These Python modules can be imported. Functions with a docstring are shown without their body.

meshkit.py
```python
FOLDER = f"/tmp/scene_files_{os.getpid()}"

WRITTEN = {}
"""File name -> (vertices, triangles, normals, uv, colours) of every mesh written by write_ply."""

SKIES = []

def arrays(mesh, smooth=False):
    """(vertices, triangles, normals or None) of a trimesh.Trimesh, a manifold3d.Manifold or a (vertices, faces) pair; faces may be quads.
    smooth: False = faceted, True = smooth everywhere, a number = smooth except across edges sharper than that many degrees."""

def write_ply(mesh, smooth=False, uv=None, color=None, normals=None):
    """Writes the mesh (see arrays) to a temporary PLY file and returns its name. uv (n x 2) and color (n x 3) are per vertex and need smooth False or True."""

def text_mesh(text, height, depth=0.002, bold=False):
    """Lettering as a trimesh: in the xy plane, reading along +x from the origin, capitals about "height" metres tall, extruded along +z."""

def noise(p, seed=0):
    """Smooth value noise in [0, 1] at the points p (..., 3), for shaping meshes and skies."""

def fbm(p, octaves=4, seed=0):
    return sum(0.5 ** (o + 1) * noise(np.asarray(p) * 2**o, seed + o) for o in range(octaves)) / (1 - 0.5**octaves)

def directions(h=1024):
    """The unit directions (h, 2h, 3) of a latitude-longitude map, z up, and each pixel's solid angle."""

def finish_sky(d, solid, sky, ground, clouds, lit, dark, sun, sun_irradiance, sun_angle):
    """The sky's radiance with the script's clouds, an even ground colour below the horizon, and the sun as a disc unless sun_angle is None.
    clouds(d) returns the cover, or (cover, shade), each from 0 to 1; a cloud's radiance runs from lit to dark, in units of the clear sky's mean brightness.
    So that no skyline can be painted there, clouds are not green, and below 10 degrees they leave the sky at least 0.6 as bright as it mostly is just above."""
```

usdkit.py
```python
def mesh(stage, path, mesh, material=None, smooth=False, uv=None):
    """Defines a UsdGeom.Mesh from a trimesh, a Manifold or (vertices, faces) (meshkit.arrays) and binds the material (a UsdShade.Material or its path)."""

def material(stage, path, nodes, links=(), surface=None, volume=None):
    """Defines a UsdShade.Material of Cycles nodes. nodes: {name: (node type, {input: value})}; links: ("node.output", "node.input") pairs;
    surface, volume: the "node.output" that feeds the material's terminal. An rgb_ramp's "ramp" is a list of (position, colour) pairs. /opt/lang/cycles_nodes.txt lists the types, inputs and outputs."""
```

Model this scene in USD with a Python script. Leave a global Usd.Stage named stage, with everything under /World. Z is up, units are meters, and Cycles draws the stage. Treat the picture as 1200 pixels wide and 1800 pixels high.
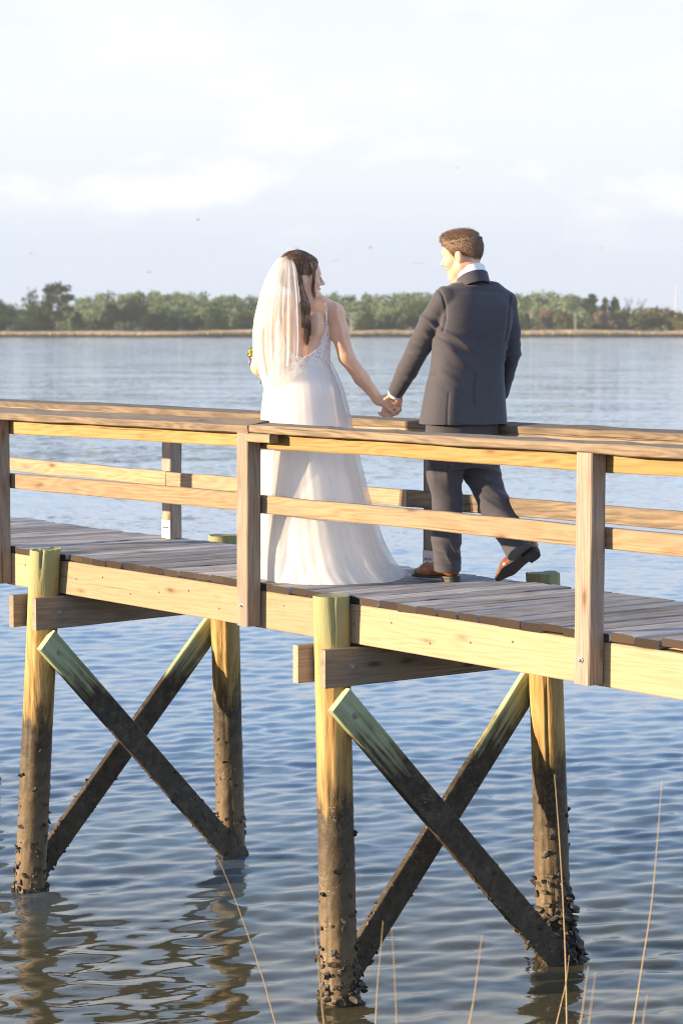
import math, numpy as np, trimesh, usdkit, meshkit
from pxr import Usd, UsdGeom, UsdLux, UsdShade, Sdf, Gf, Vt

stage = Usd.Stage.CreateInMemory()
UsdGeom.SetStageUpAxis(stage, 'Z')
UsdGeom.SetStageMetersPerUnit(stage, 1.0)
UsdGeom.Xform.Define(stage, '/World')
UsdGeom.Scope.Define(stage, '/World/Looks')
PI = math.pi
A = np.array

# ------------------------------------------------------------------ camera, sky, sun, exposure
FPX, EYE, HOR = 4150.0, 3.40, 578.0            # focal length in photo pixels, eye height over the water, horizon row
TILT = math.atan((900 - HOR) / FPX)
cam = UsdGeom.Camera.Define(stage, '/World/camera')
cam.CreateHorizontalApertureAttr(24.0)
cam.CreateVerticalApertureAttr(24.0 * 1024 / 682)
cam.CreateFocalLengthAttr(FPX * 24.0 / 1200)
cam.CreateClippingRangeAttr(Gf.Vec2f(0.1, 20000))
cam.CreateFStopAttr(5.0)
cam.CreateFocusDistanceAttr(12.3)
EXPOSURE = 1.49
cam.CreateExposureAttr(EXPOSURE)
cam.AddTranslateOp().Set(Gf.Vec3d(0, 0, EYE))
cam.AddRotateXOp().Set(90 - math.degrees(TILT))

SUN_EL = math.radians(9.0)
SUN_H = A([-0.972, -0.232])
SUN_H = SUN_H / np.linalg.norm(SUN_H)
SUN_ROT = math.atan2(SUN_H[0], SUN_H[1])
sun = UsdLux.DistantLight.Define(stage, '/World/sun')
sun.CreateIntensityAttr(1.15)
sun.CreateNormalizeAttr(True)
sun.CreateAngleAttr(0.6)
sun.CreateColorAttr(Gf.Vec3f(1.0, 0.76, 0.50))
_az = math.degrees(math.atan2(-SUN_H[1], -SUN_H[0]))
# light shines along its -z axis: tip it to the horizontal, then turn it
sun.AddRotateZOp().Set(math.degrees(math.atan2(SUN_H[1], SUN_H[0])) + 90)
sun.AddRotateXOp().Set(90 - math.degrees(SUN_EL))
sky = UsdLux.DomeLight.Define(stage, '/World/sky')
SKY_STRENGTH = 0.070
sky_mat = usdkit.material(stage, '/World/Looks/sky_air', {
    'tc': ('texture_coordinate', {}),
    'sky': ('sky_texture', {'sky_type': 'single_scattering', 'sun_disc': False, 'sun_elevation': SUN_EL, 'sun_rotation': SUN_ROT, 'altitude': 10.0, 'air_density': 1.0, 'aerosol_density': 1.5, 'ozone_density': 1.0}),
    'sep': ('separate_xyz', {}),
    'hz': ('map_range', {'from_min': 0.0, 'from_max': 0.62, 'to_min': 0.97, 'to_max': 0.25, 'clamp': True}),
    'mp': ('mapping', {'scale': (1.0, 1.0, 2.6)}),
    'cl': ('noise_texture', {'scale': 11.0, 'detail': 6.0, 'roughness': 0.55}),
    'cr': ('rgb_ramp', {'ramp': [(0.0, (0, 0, 0)), (0.5, (0, 0, 0)), (0.62, (1, 1, 1)), (1.0, (1, 1, 1))]}),
    'band': ('rgb_ramp', {'ramp': [(0.0, (0, 0, 0)), (0.028, (0.0,) * 3), (0.06, (1,) * 3), (0.09, (0.7,) * 3), (0.16, (0.3,) * 3), (1.0, (0.3,) * 3)]}),
    'cm': ('math', {'math_type': 'multiply'}),
    'cm2': ('math', {'math_type': 'multiply', 'value2': 0.62}),
    'veil': ('rgb_ramp', {'ramp': [(0.0, (3.75, 4.1, 4.75)), (0.03, (3.95, 4.3, 4.95)), (0.06, (4.7, 4.95, 5.45)), (0.10, (5.25, 5.4, 5.7)), (0.145, (5.3, 5.5, 5.85)), (0.2, (4.7, 6.0, 8.0)), (0.4, (3.9, 5.8, 9.2)), (0.7, (3.3, 5.1, 8.8)), (1.0, (3.0, 4.8, 8.4))]}),
    'm1': ('mix', {}),
    'm2': ('mix', {'color2': (5.75, 5.6, 5.6)}),
    'bg': ('background_shader', {'strength': SKY_STRENGTH}),
}, [('tc.generated', 'sep.vector'), ('sep.z', 'hz.value'), ('hz.result', 'm1.fac'), ('sky.color', 'm1.color1'), ('sep.z', 'veil.fac'), ('veil.color', 'm1.color2'),
    ('tc.generated', 'mp.vector'), ('mp.vector', 'cl.vector'), ('cl.fac', 'cr.fac'), ('cr.color', 'cm.value1'), ('sep.z', 'band.fac'), ('band.color', 'cm.value2'), ('cm.value', 'cm2.value1'),
    ('m1.color', 'm2.color1'), ('cm2.value', 'm2.fac'), ('m2.color', 'bg.color')], surface='bg.background')
UsdShade.MaterialBindingAPI.Apply(sky.GetPrim()).Bind(sky_mat)

# ------------------------------------------------------------------ helpers
CT, ST = math.cos(TILT), math.sin(TILT)


def at(px, py, Y):
    """A point of the place: where the line of sight of a photo pixel meets the depth Y."""
    k = Y / (CT + (900 - py) / FPX * ST)
    return A([(px - 600) / FPX * k, Y, EYE + k * (-ST + (900 - py) / FPX * CT)])


U = A([0.608, -0.794, 0.0]); U /= np.linalg.norm(U)       # along the pier, towards the right
V = A([-U[1], U[0], 0.0])                                   # across the pier, away from the shore side
O = A([-0.051, 11.775, 2.08])                             # near deck edge at the second bent, deck top


def D(s, t, z):
    return O + s * U + t * V + A([0, 0, z])


names = {}


def numbered(path):
    n = names.get(path, -1) + 1
    names[path] = n
    return path if n == 0 else f'{path}_{n:03d}'


def setdata(p, label=None, cat=None, group=None, kind=None):
    for k, v_ in (('label', label), ('category', cat), ('group', group), ('kind', kind)):
        if v_:
            p.SetCustomDataByKey(k, v_)
    return p


def thing(name, label, cat, loc=(0, 0, 0), rotz=0.0, group=None, kind=None):
    x = UsdGeom.Xform.Define(stage, numbered('/World/' + name))
    x.AddTranslateOp().Set(Gf.Vec3d(*map(float, loc)))
    if rotz:
        x.AddRotateZOp().Set(rotz)
    return setdata(x.GetPrim(), label, cat, group, kind)


def obj(name, mesh, mat, parent=None, smooth=False, matrix=None, label=None, kind=None, cat=None, group=None):
    path = numbered((str(parent.GetPath()) if parent else '/World') + '/' + name)
    m = usdkit.mesh(stage, path, mesh, MAT[mat], smooth)
    if matrix is not None:
        m.AddTransformOp().Set(Gf.Matrix4d(*[float(q) for q in np.asarray(matrix).T.ravel()]))
    return setdata(m.GetPrim(), label, cat, group, kind)


def curves(name, lines, width, mat, parent):
    path = numbered(str(parent.GetPath()) + '/' + name)
    c = UsdGeom.BasisCurves.Define(stage, path)
    c.CreateTypeAttr('linear')
    c.CreateCurveVertexCountsAttr(Vt.IntArray([len(l) for l in lines]))
    c.CreatePointsAttr(Vt.Vec3fArray.FromNumpy(np.vstack(lines).astype(np.float32)))
    w = np.concatenate([np.linspace(width, width * 0.35, len(l)) for l in lines]).astype(np.float32)
    c.CreateWidthsAttr(Vt.FloatArray.FromNumpy(w))
    c.SetWidthsInterpolation('vertex')
    UsdShade.MaterialBindingAPI.Apply(c.GetPrim()).Bind(MAT[mat])
    return c.GetPrim()


def frame(p, ex, ey, ez):
    m = np.eye(4)
    m[:3, 0], m[:3, 1], m[:3, 2], m[:3, 3] = ex, ey, ez, p
    return m


def nrm(x):
    x = np.asarray(x, float)
    return x / np.linalg.norm(x)


BR = np.random.RandomState(11)


def board_mesh(L, w, h, ch=0.004, nx=1, warp=0.0, rough=0.0, taper=0.0):
    """A sawn board, length along x, width along y, thickness along z, edges chamfered."""
    prof = A([[-w / 2 + ch, -h / 2], [w / 2 - ch, -h / 2], [w / 2, -h / 2 + ch], [w / 2, h / 2 - ch], [w / 2 - ch, h / 2], [-w / 2 + ch, h / 2], [-w / 2, h / 2 - ch], [-w / 2, -h / 2 + ch]])
    xs = np.linspace(-L / 2, L / 2, nx + 1)
    seed = BR.randint(1 << 20)
    V_ = []
    for i, x in enumerate(xs):
        p = prof.copy()
        if rough:
            q = np.stack([np.full(8, x * 7.0), prof[:, 0] * 14 + 3, prof[:, 1] * 14], 1)
            p += (meshkit.noise(q, seed)[:, None] - 0.5) * rough * np.sign(prof)
        if warp:
            p[:, 0] += warp * (meshkit.noise(A([[x * 0.9, 0.3, 0.7]]), seed)[0] - 0.5)
            p[:, 1] += warp * (meshkit.noise(A([[x * 0.9, 9.3, 0.7]]), seed)[0] - 0.5)
        V_.append(np.column_stack([np.full(8, x + (BR.uniform(-1, 1) * taper if i in (0, nx) else 0)), p]))
    V_ = np.vstack(V_)
    F = []
    for i in range(nx):
        for j in range(8):
            a, b = i * 8 + j, i * 8 + (j + 1) % 8
            F += [[a, b, b + 8], [a, b + 8, a + 8]]
    for j in range(1, 7):
        F.append([0, j + 1, j])
        e = nx * 8
        F.append([e, e + j, e + j + 1])
    return V_, A(F)[:, [0, 2, 1]] if False else A(F)


def board(name, p0, p1, up, w, h, mat, parent, nx=1, ch=0.004, warp=0.0, rough=0.0, taper=0.0, label=None):
    """A board from p0 to p1 whose thickness h points along up and whose width w lies across; its grain runs along its own x axis."""
    p0, p1 = A(p0, float), A(p1, float)
    ex = nrm(p1 - p0)
    ez = nrm(A(up) - ex * np.dot(up, ex))
    ey = np.cross(ez, ex)
    vv, ff = board_mesh(np.linalg.norm(p1 - p0), w, h, ch, nx, warp, rough, taper)
    off = BR.uniform(-40, 40, 3)                 # every board shows another stretch of grain
    vv = vv + off
    R = np.column_stack([ex, ey, ez])
    return obj(name, (vv, ff), mat, parent, False, frame((p0 + p1) / 2 - R @ off, ex, ey, ez), label=label)


# ------------------------------------------------------------------ materials
MAT = {}


def simple(name, col, rough=0.6, **kw):
    MAT[name] = usdkit.material(stage, '/World/Looks/' + name, {'p': ('principled_bsdf', {'base_color': col, 'roughness': rough, **kw})}, surface='p.BSDF')


def wood(name, ramp, end=None, top=0.6, grey=(0.23, 0.20, 0.17), vary=0.16, blotch=(0.35, 0.3, 0.25), blotch_amt=0.3, fine=1.0, rough=0.75, knots=True, bump=0.4, edge_dark=0.0, stretch=1.0):
    """Sawn softwood along the board's own x axis: growth bands, fibres, grey weather stains, knots."""
    ramp = [(0.16 + 0.66 * x, c) for x, c in ramp]
    nodes = {
        'tc': ('texture_coordinate', {}),
        'm1': ('mapping', {'scale': (0.9 * stretch, 9.0, 9.0)}),
        'warp': ('noise_texture', {'scale': 1.1, 'detail': 2.0}),
        'wsub': ('vector_math', {'math_type': 'multiply_add', 'vector2': (0.6, 1.6, 1.6), 'vector3': (-0.3, -0.8, -0.8)}),
        'wadd': ('vector_math', {'math_type': 'add'}),
        'rings': ('wave_texture', {'wave_type': 'bands', 'bands_direction': 'diagonal', 'scale': 1.9, 'distortion': 3.0, 'detail': 2.0, 'detail_scale': 1.2}),
        'm2': ('mapping', {'scale': (3.2, 95.0, 95.0)}),
        'fib': ('noise_texture', {'scale': 1.0 * fine, 'detail': 5.0, 'roughness': 0.65}),
        'mixg': ('mix', {'fac': 0.87}),
        'rp': ('rgb_ramp', {'ramp': ramp}),
        'm3': ('mapping', {'scale': (1.3, 7.0, 7.0)}),
        'bl': ('noise_texture', {'scale': 1.6, 'detail': 4.0, 'roughness': 0.6}),
        'blr': ('rgb_ramp', {'ramp': [(0.0, (0, 0, 0)), (0.42, (0, 0, 0)), (0.68, (1, 1, 1)), (1, (1, 1, 1))]}),
        'blm': ('math', {'math_type': 'multiply', 'value2': blotch_amt}),
        'mb': ('mix', {'color2': blotch}),
        'oi': ('object_info', {}),
        'hv': ('map_range', {'from_min': 0.0, 'from_max': 1.0, 'to_min': 0.82, 'to_max': 1.15}),
        'hs': ('hsv', {'saturation': 0.96}),
        'bp': ('bump', {'strength': bump, 'distance': 0.004}),
        'p': ('principled_bsdf', {'roughness': rough, 'specular_ior_level': 0.25}),
        'geo': ('geometry', {}), 'gs': ('separate_xyz', {}), 'gt': ('map_range', {'from_min': 0.3, 'from_max': 0.85, 'to_min': 0.0, 'to_max': top, 'clamp': True}),
        'mtop': ('mix', {'color2': grey}),
        'bt': ('noise_texture', {'scale': 0.035, 'detail': 0.0}), 'btr': ('map_range', {'from_min': 0.3, 'from_max': 0.7, 'to_min': 1 - vary, 'to_max': 1 + vary, 'clamp': True}), 'hvm': ('math', {'math_type': 'multiply'}),
        'm5': ('mapping', {'scale': (0.55, 42.0, 42.0)}), 'ck': ('noise_texture', {'scale': 1.0, 'detail': 3.0, 'roughness': 0.5}),
        'ckr': ('rgb_ramp', {'ramp': [(0.0, (1, 1, 1)), (0.27, (1, 1, 1)), (0.335, (0, 0, 0)), (1, (0, 0, 0))]}), 'ckm': ('math', {'math_type': 'multiply', 'value2': 0.75}), 'mck': ('mix', {'color2': (0.03, 0.02, 0.013)}),
    }
    links = [('geo.normal', 'gs.vector'), ('gs.z', 'gt.value'), ('gt.result', 'mtop.fac'), ('tc.object', 'bt.vector'), ('bt.fac', 'btr.value'), ('btr.result', 'hvm.value1'), ('hv.result', 'hvm.value2'), ('tc.object', 'm5.vector'), ('m5.vector', 'ck.vector'), ('ck.fac', 'ckr.fac'), ('ckr.color', 'ckm.value1'), ('ckm.value', 'mck.fac'),
             ('mb.color', 'mtop.color1'), ('mtop.color', 'mck.color1'), ('tc.object', 'm1.vector'), ('m1.vector', 'warp.vector'), ('warp.color', 'wsub.vector1'), ('wsub.vector', 'wadd.vector1'), ('m1.vector', 'wadd.vector2'), ('wadd.vector', 'rings.vector'),
             ('tc.object', 'm2.vector'), ('m2.vector', 'fib.vector'), ('rings.color', 'mixg.color1'), ('fib.color', 'mixg.color2'), ('mixg.color', 'rp.fac'),
             ('tc.object', 'm3.vector'), ('m3.vector', 'bl.vector'), ('bl.fac', 'blr.fac'), ('blr.color', 'blm.value1'), ('blm.value', 'mb.fac'), ('rp.color', 'mb.color1'),
             ('oi.random', 'hv.value'), ('hvm.value', 'hs.value'), ('mixg.color', 'bp.height'), ('bp.normal', 'p.normal')]
    last = 'mck.color'
    if knots:
        nodes |= {'m4': ('mapping', {'scale': (2.8, 9.5, 9.5)}), 'vo': ('voronoi_texture', {'scale': 1.0, 'randomness': 1.0}),
                  'kr': ('rgb_ramp', {'ramp': [(0.0, (1, 1, 1)), (0.08, (0.85, 0.85, 0.85)), (0.14, (0.3, 0.3, 0.3)), (0.24, (0, 0, 0)), (1, (0, 0, 0))]}),
                  'kp': ('separate_color', {}), 'kt': ('math', {'math_type': 'greater_than', 'value2': 0.2}), 'km': ('math', {'math_type': 'multiply'}), 'km2': ('math', {'math_type': 'multiply', 'value2': 0.9}),
                  'mk': ('mix', {'color2': (0.10, 0.05, 0.022)})}
        links += [('tc.object', 'm4.vector'), ('m4.vector', 'vo.vector'), ('vo.distance', 'kr.fac'), ('vo.color', 'kp.color'), ('kp.r', 'kt.value1'), ('kr.color', 'km.value1'), ('kt.value', 'km.value2'), ('km.value', 'km2.value1'),
                  ('km2.value', 'mk.fac'), (last, 'mk.color1')]
        last = 'mk.color'
    if end:
        nodes |= {'en': ('separate_xyz', {}), 'ea': ('math', {'math_type': 'absolute'}), 'eg': ('math', {'math_type': 'greater_than', 'value2': 0.8}), 'em': ('mix', {'color2': end})}
        links += [('tc.normal', 'en.vector'), ('en.x', 'ea.value1'), ('ea.value', 'eg.value1'), ('eg.value', 'em.fac'), (last, 'em.color1')]
        last = 'em.color'
    links += [(last, 'hs.color'), ('hs.color', 'p.base_color')]
    MAT[name] = usdkit.material(stage, '/World/Looks/' + name, nodes, links, surface='p.BSDF')


wood('rail_wood', [(0.0, (0.146, 0.082, 0.039)), (0.3, (0.258, 0.159, 0.082)), (0.55, (0.353, 0.237, 0.138)), (1.0, (0.430, 0.310, 0.198))], blotch=(0.22, 0.175, 0.13), blotch_amt=0.6)
wood('gold_wood', [(0.0, (0.162, 0.077, 0.023)), (0.3, (0.306, 0.171, 0.054)), (0.55, (0.414, 0.257, 0.099)), (1.0, (0.486, 0.333, 0.162))], blotch=(0.27, 0.20, 0.07), blotch_amt=0.55)
wood('cap_wood', [(0.0, (0.047, 0.033, 0.022)), (0.32, (0.133, 0.094, 0.058)), (0.55, (0.234, 0.172, 0.113)), (1.0, (0.343, 0.273, 0.195))], blotch=(0.10, 0.085, 0.07), blotch_amt=0.75, bump=0.9, top=0.5, vary=0.2)
wood('post_wood', [(0.0, (0.10, 0.072, 0.052)), (0.32, (0.195, 0.148, 0.112)), (0.55, (0.285, 0.222, 0.172)), (1.0, (0.37, 0.30, 0.24))], blotch=(0.18, 0.16, 0.145), blotch_amt=0.55, bump=0.9, stretch=0.7, fine=1.3)
wood('stringer_wood', [(0.0, (0.230, 0.138, 0.069)), (0.28, (0.322, 0.216, 0.124)), (0.55, (0.386, 0.276, 0.170)), (1.0, (0.442, 0.336, 0.225))], blotch=(0.34, 0.26, 0.165), blotch_amt=0.5, stretch=0.7, vary=0.10)
wood('deck_wood', [(0.0, (0.075, 0.072, 0.076)), (0.30, (0.22, 0.215, 0.225)), (0.55, (0.40, 0.395, 0.41)), (1.0, (0.56, 0.555, 0.565))], blotch=(0.15, 0.135, 0.13), blotch_amt=0.6, bump=0.9, rough=0.85, end=(0.042, 0.030, 0.023), top=0.0, vary=0.32)
wood('beam_wood', [(0.0, (0.11, 0.075, 0.045)), (0.30, (0.22, 0.165, 0.11)), (0.55, (0.32, 0.25, 0.175)), (1.0, (0.40, 0.32, 0.235))], blotch=(0.20, 0.17, 0.14), blotch_amt=0.6)


def tidal(name, top_ramp, low_amt=0.75, tide=1.12, axis_z=True, green=0.0, cap=(0.24, 0.28, 0.15)):
    """Timber standing in tidal water: clean treated wood above, an algae fringe, dark mud and slime below the tide line (by height in the place)."""
    nodes = {
        'geo': ('geometry', {}), 'sx': ('separate_xyz', {}), 'tc': ('texture_coordinate', {}),
        'mg': ('mapping', {'scale': (14.0, 14.0, 0.9) if axis_z else (1.2, 20.0, 20.0)}),
        'ng': ('noise_texture', {'scale': 2.2, 'detail': 5.0, 'roughness': 0.6, 'distortion': 0.3}),
        'rp': ('rgb_ramp', {'ramp': top_ramp}),
        'nt': ('noise_texture', {'scale': 4.5, 'detail': 4.0, 'roughness': 0.65}),
        'off': ('math', {'math_type': 'multiply_add', 'value2': 0.42, 'value3': -0.21}),
        'zy': ('math', {'math_type': 'add'}), 'drip': ('math', {'math_type': 'multiply_add', 'value2': 0.55, 'value3': -0.27}), 'zz': ('math', {'math_type': 'add'}),
        'wet': ('map_range', {'from_min': tide - 0.10, 'from_max': tide + 0.04, 'to_min': 1.0, 'to_max': 0.0, 'clamp': True}),
        'fr1': ('map_range', {'from_min': tide - 0.05, 'from_max': tide + 0.26, 'to_min': 0.7, 'to_max': 0.0, 'clamp': True}),
        'mfr': ('mix', {'color2': (0.13, 0.085, 0.025)}),
        'nm': ('noise_texture', {'scale': 16.0, 'detail': 5.0, 'roughness': 0.7}),
        'mr': ('rgb_ramp', {'ramp': [(0.0, (0.010, 0.008, 0.007)), (0.42, (0.028, 0.022, 0.017)), (0.6, (0.065, 0.052, 0.038)), (0.78, (0.14, 0.115, 0.085)), (1.0, (0.3, 0.27, 0.22))]}),
        'low': ('map_range', {'from_min': 1.1, 'from_max': 0.25, 'to_min': 0.0, 'to_max': low_amt, 'clamp': True}),
        'mlow': ('mix', {'color2': (0.19, 0.14, 0.085)}),
        'mw': ('mix', {}),
        'vb': ('voronoi_texture', {'scale': 62.0}), 'vr': ('rgb_ramp', {'ramp': [(0.0, (1, 1, 1)), (0.16, (1, 1, 1)), (0.26, (0, 0, 0)), (1, (0, 0, 0))]}), 'vp': ('noise_texture', {'scale': 5.5, 'detail': 3.0}), 'vpr': ('map_range', {'from_min': 0.50, 'from_max': 0.66, 'to_min': 0.0, 'to_max': 0.9, 'clamp': True}), 'vm': ('math', {'math_type': 'multiply'}), 'mbn': ('mix', {'color2': (0.34, 0.30, 0.24)}),
        'topg': ('map_range', {'from_min': 1.62, 'from_max': 1.98, 'to_min': 0.0, 'to_max': 0.8 if not green else 0.0, 'clamp': True}),
        'mt': ('mix', {'color2': cap}),
        'bpm': ('mix', {}),
        'bp': ('bump', {'strength': 0.7, 'distance': 0.012}),
        'rr': ('map_range', {'from_min': 0.0, 'from_max': 1.0, 'to_min': 0.7, 'to_max': 0.5}),
        'p': ('principled_bsdf', {'specular_ior_level': 0.3}),
    }
    links = [('geo.position', 'sx.vector'), ('tc.object', 'mg.vector'), ('mg.vector', 'ng.vector'), ('ng.fac', 'rp.fac'), ('geo.position', 'nt.vector'), ('nt.fac', 'off.value1'), ('off.value', 'zy.value1'), ('sx.z', 'zy.value2'), ('ng.fac', 'drip.value1'), ('drip.value', 'zz.value1'), ('zy.value', 'zz.value2'),
             ('zz.value', 'wet.value'), ('zz.value', 'fr1.value'), ('rp.color', 'mt.color1'), ('zz.value', 'topg.value'), ('topg.result', 'mt.fac'), ('mt.color', 'mfr.color1'), ('fr1.result', 'mfr.fac'),
             ('geo.position', 'nm.vector'), ('nm.fac', 'mr.fac'), ('mr.color', 'mlow.color1'), ('zz.value', 'low.value'), ('low.result', 'mlow.fac'), ('mfr.color', 'mw.color1'), ('geo.position', 'vb.vector'), ('vb.distance', 'vr.fac'), ('geo.position', 'vp.vector'), ('vp.fac', 'vpr.value'), ('vr.color', 'vm.value1'), ('vpr.result', 'vm.value2'), ('mlow.color', 'mbn.color1'), ('vm.value', 'mbn.fac'), ('mbn.color', 'mw.color2'), ('wet.result', 'mw.fac'),
             ('ng.color', 'bpm.color1'), ('nm.color', 'bpm.color2'), ('wet.result', 'bpm.fac'), ('bpm.color', 'bp.height'), ('bp.normal', 'p.normal'), ('wet.result', 'rr.value'), ('rr.result', 'p.roughness'), ('mw.color', 'p.base_color')]
    MAT[name] = usdkit.material(stage, '/World/Looks/' + name, nodes, links, surface='p.BSDF')


tidal('pile_wood', [(0.0, (0.17, 0.085, 0.025)), (0.38, (0.33, 0.20, 0.065)), (0.55, (0.45, 0.30, 0.12)), (1.0, (0.56, 0.42, 0.22))])
tidal('brace_wood', [(0.0, (0.22, 0.28, 0.165)), (0.38, (0.33, 0.43, 0.27)), (0.6, (0.43, 0.54, 0.36)), (1.0, (0.51, 0.60, 0.43))], low_amt=0.15, tide=1.30, axis_z=False, green=1.0)
MAT['shell'] = usdkit.material(stage, '/World/Looks/shell', {
    'g': ('geometry', {}), 'r': ('rgb_ramp', {'ramp': [(0.0, (0.05, 0.04, 0.03)), (0.45, (0.14, 0.11, 0.078)), (0.8, (0.27, 0.225, 0.165)), (1.0, (0.6, 0.55, 0.46))]}),
    'p': ('principled_bsdf', {'roughness': 0.6})}, [('g.random_per_island', 'r.fac'), ('r.color', 'p.base_color')], surface='p.BSDF')
simple('bolt_metal', (0.36, 0.36, 0.37), 0.55, metallic=0.7)
simple('bracket_metal', (0.62, 0.58, 0.54), 0.5, metallic=0.3)


def foliage(name, dark, mid, light, scale=0.05, contrast=0.9):
    MAT[name] = usdkit.material(stage, '/World/Looks/' + name, {
        'g': ('geometry', {}), 'n': ('noise_texture', {'scale': scale, 'detail': 3.0}), 'a': ('math', {'math_type': 'multiply_add', 'value2': 0.45, 'value3': 0.0}), 'b': ('math', {'math_type': 'multiply_add', 'value2': contrast, 'value3': 0.35 - contrast / 2}),
        's': ('math', {'math_type': 'add'}), 'r': ('rgb_ramp', {'ramp': [(0.0, dark), (0.5, mid), (1.0, light)]}),
        'd': ('diffuse_bsdf', {}), 't': ('translucent_bsdf', {}), 'm': ('mix_closure', {'fac': 0.25})},
        [('g.random_per_island', 'a.value1'), ('g.position', 'n.vector'), ('n.fac', 'b.value1'), ('a.value', 's.value1'), ('b.value', 's.value2'), ('s.value', 'r.fac'), ('r.color', 'd.color'), ('r.color', 't.color'), ('d.BSDF', 'm.closure1'), ('t.BSDF', 'm.closure2')], surface='m.closure')


foliage('leaf_pine', (0.039, 0.058, 0.020), (0.074, 0.098, 0.031), (0.133, 0.144, 0.051))
foliage('leaf_dark', (0.023, 0.043, 0.016), (0.043, 0.070, 0.023), (0.078, 0.105, 0.035))
foliage('leaf_cedar', (0.039, 0.062, 0.016), (0.074, 0.109, 0.025), (0.133, 0.164, 0.043))
foliage('leaf_olive', (0.09, 0.09, 0.033), (0.17, 0.165, 0.06), (0.27, 0.24, 0.09))
foliage('leaf_tan', (0.17, 0.125, 0.075), (0.28, 0.21, 0.13), (0.38, 0.29, 0.18))
foliage('twig_grey', (0.10, 0.085, 0.075), (0.16, 0.135, 0.12), (0.24, 0.20, 0.17))
foliage('leaf_forest', (0.10, 0.155, 0.065), (0.20, 0.25, 0.12), (0.38, 0.33, 0.22), scale=0.06, contrast=1.9)
foliage('marsh', (0.38, 0.31, 0.21), (0.64, 0.52, 0.38), (0.78, 0.64, 0.50), scale=0.03)
foliage('marsh_green', (0.07, 0.07, 0.025), (0.12, 0.11, 0.038), (0.18, 0.15, 0.055), scale=0.03)
simple('bark', (0.11, 0.085, 0.065), 0.9)
simple('bark_pale', (0.42, 0.38, 0.33), 0.9)
simple('mud', (0.055, 0.046, 0.028), 0.8)
MAT['shore_soil'] = usdkit.material(stage, '/World/Looks/shore_soil', {'g': ('geometry', {}), 'n': ('noise_texture', {'scale': 0.6, 'detail': 6.0}), 'r': ('rgb_ramp', {'ramp': [(0, (0.04, 0.035, 0.02)), (0.5, (0.08, 0.07, 0.035)), (1, (0.16, 0.13, 0.07))]}), 'p': ('principled_bsdf', {'roughness': 0.9})},
                                    [('g.position', 'n.vector'), ('n.fac', 'r.fac'), ('r.color', 'p.base_color')], surface='p.BSDF')
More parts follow.
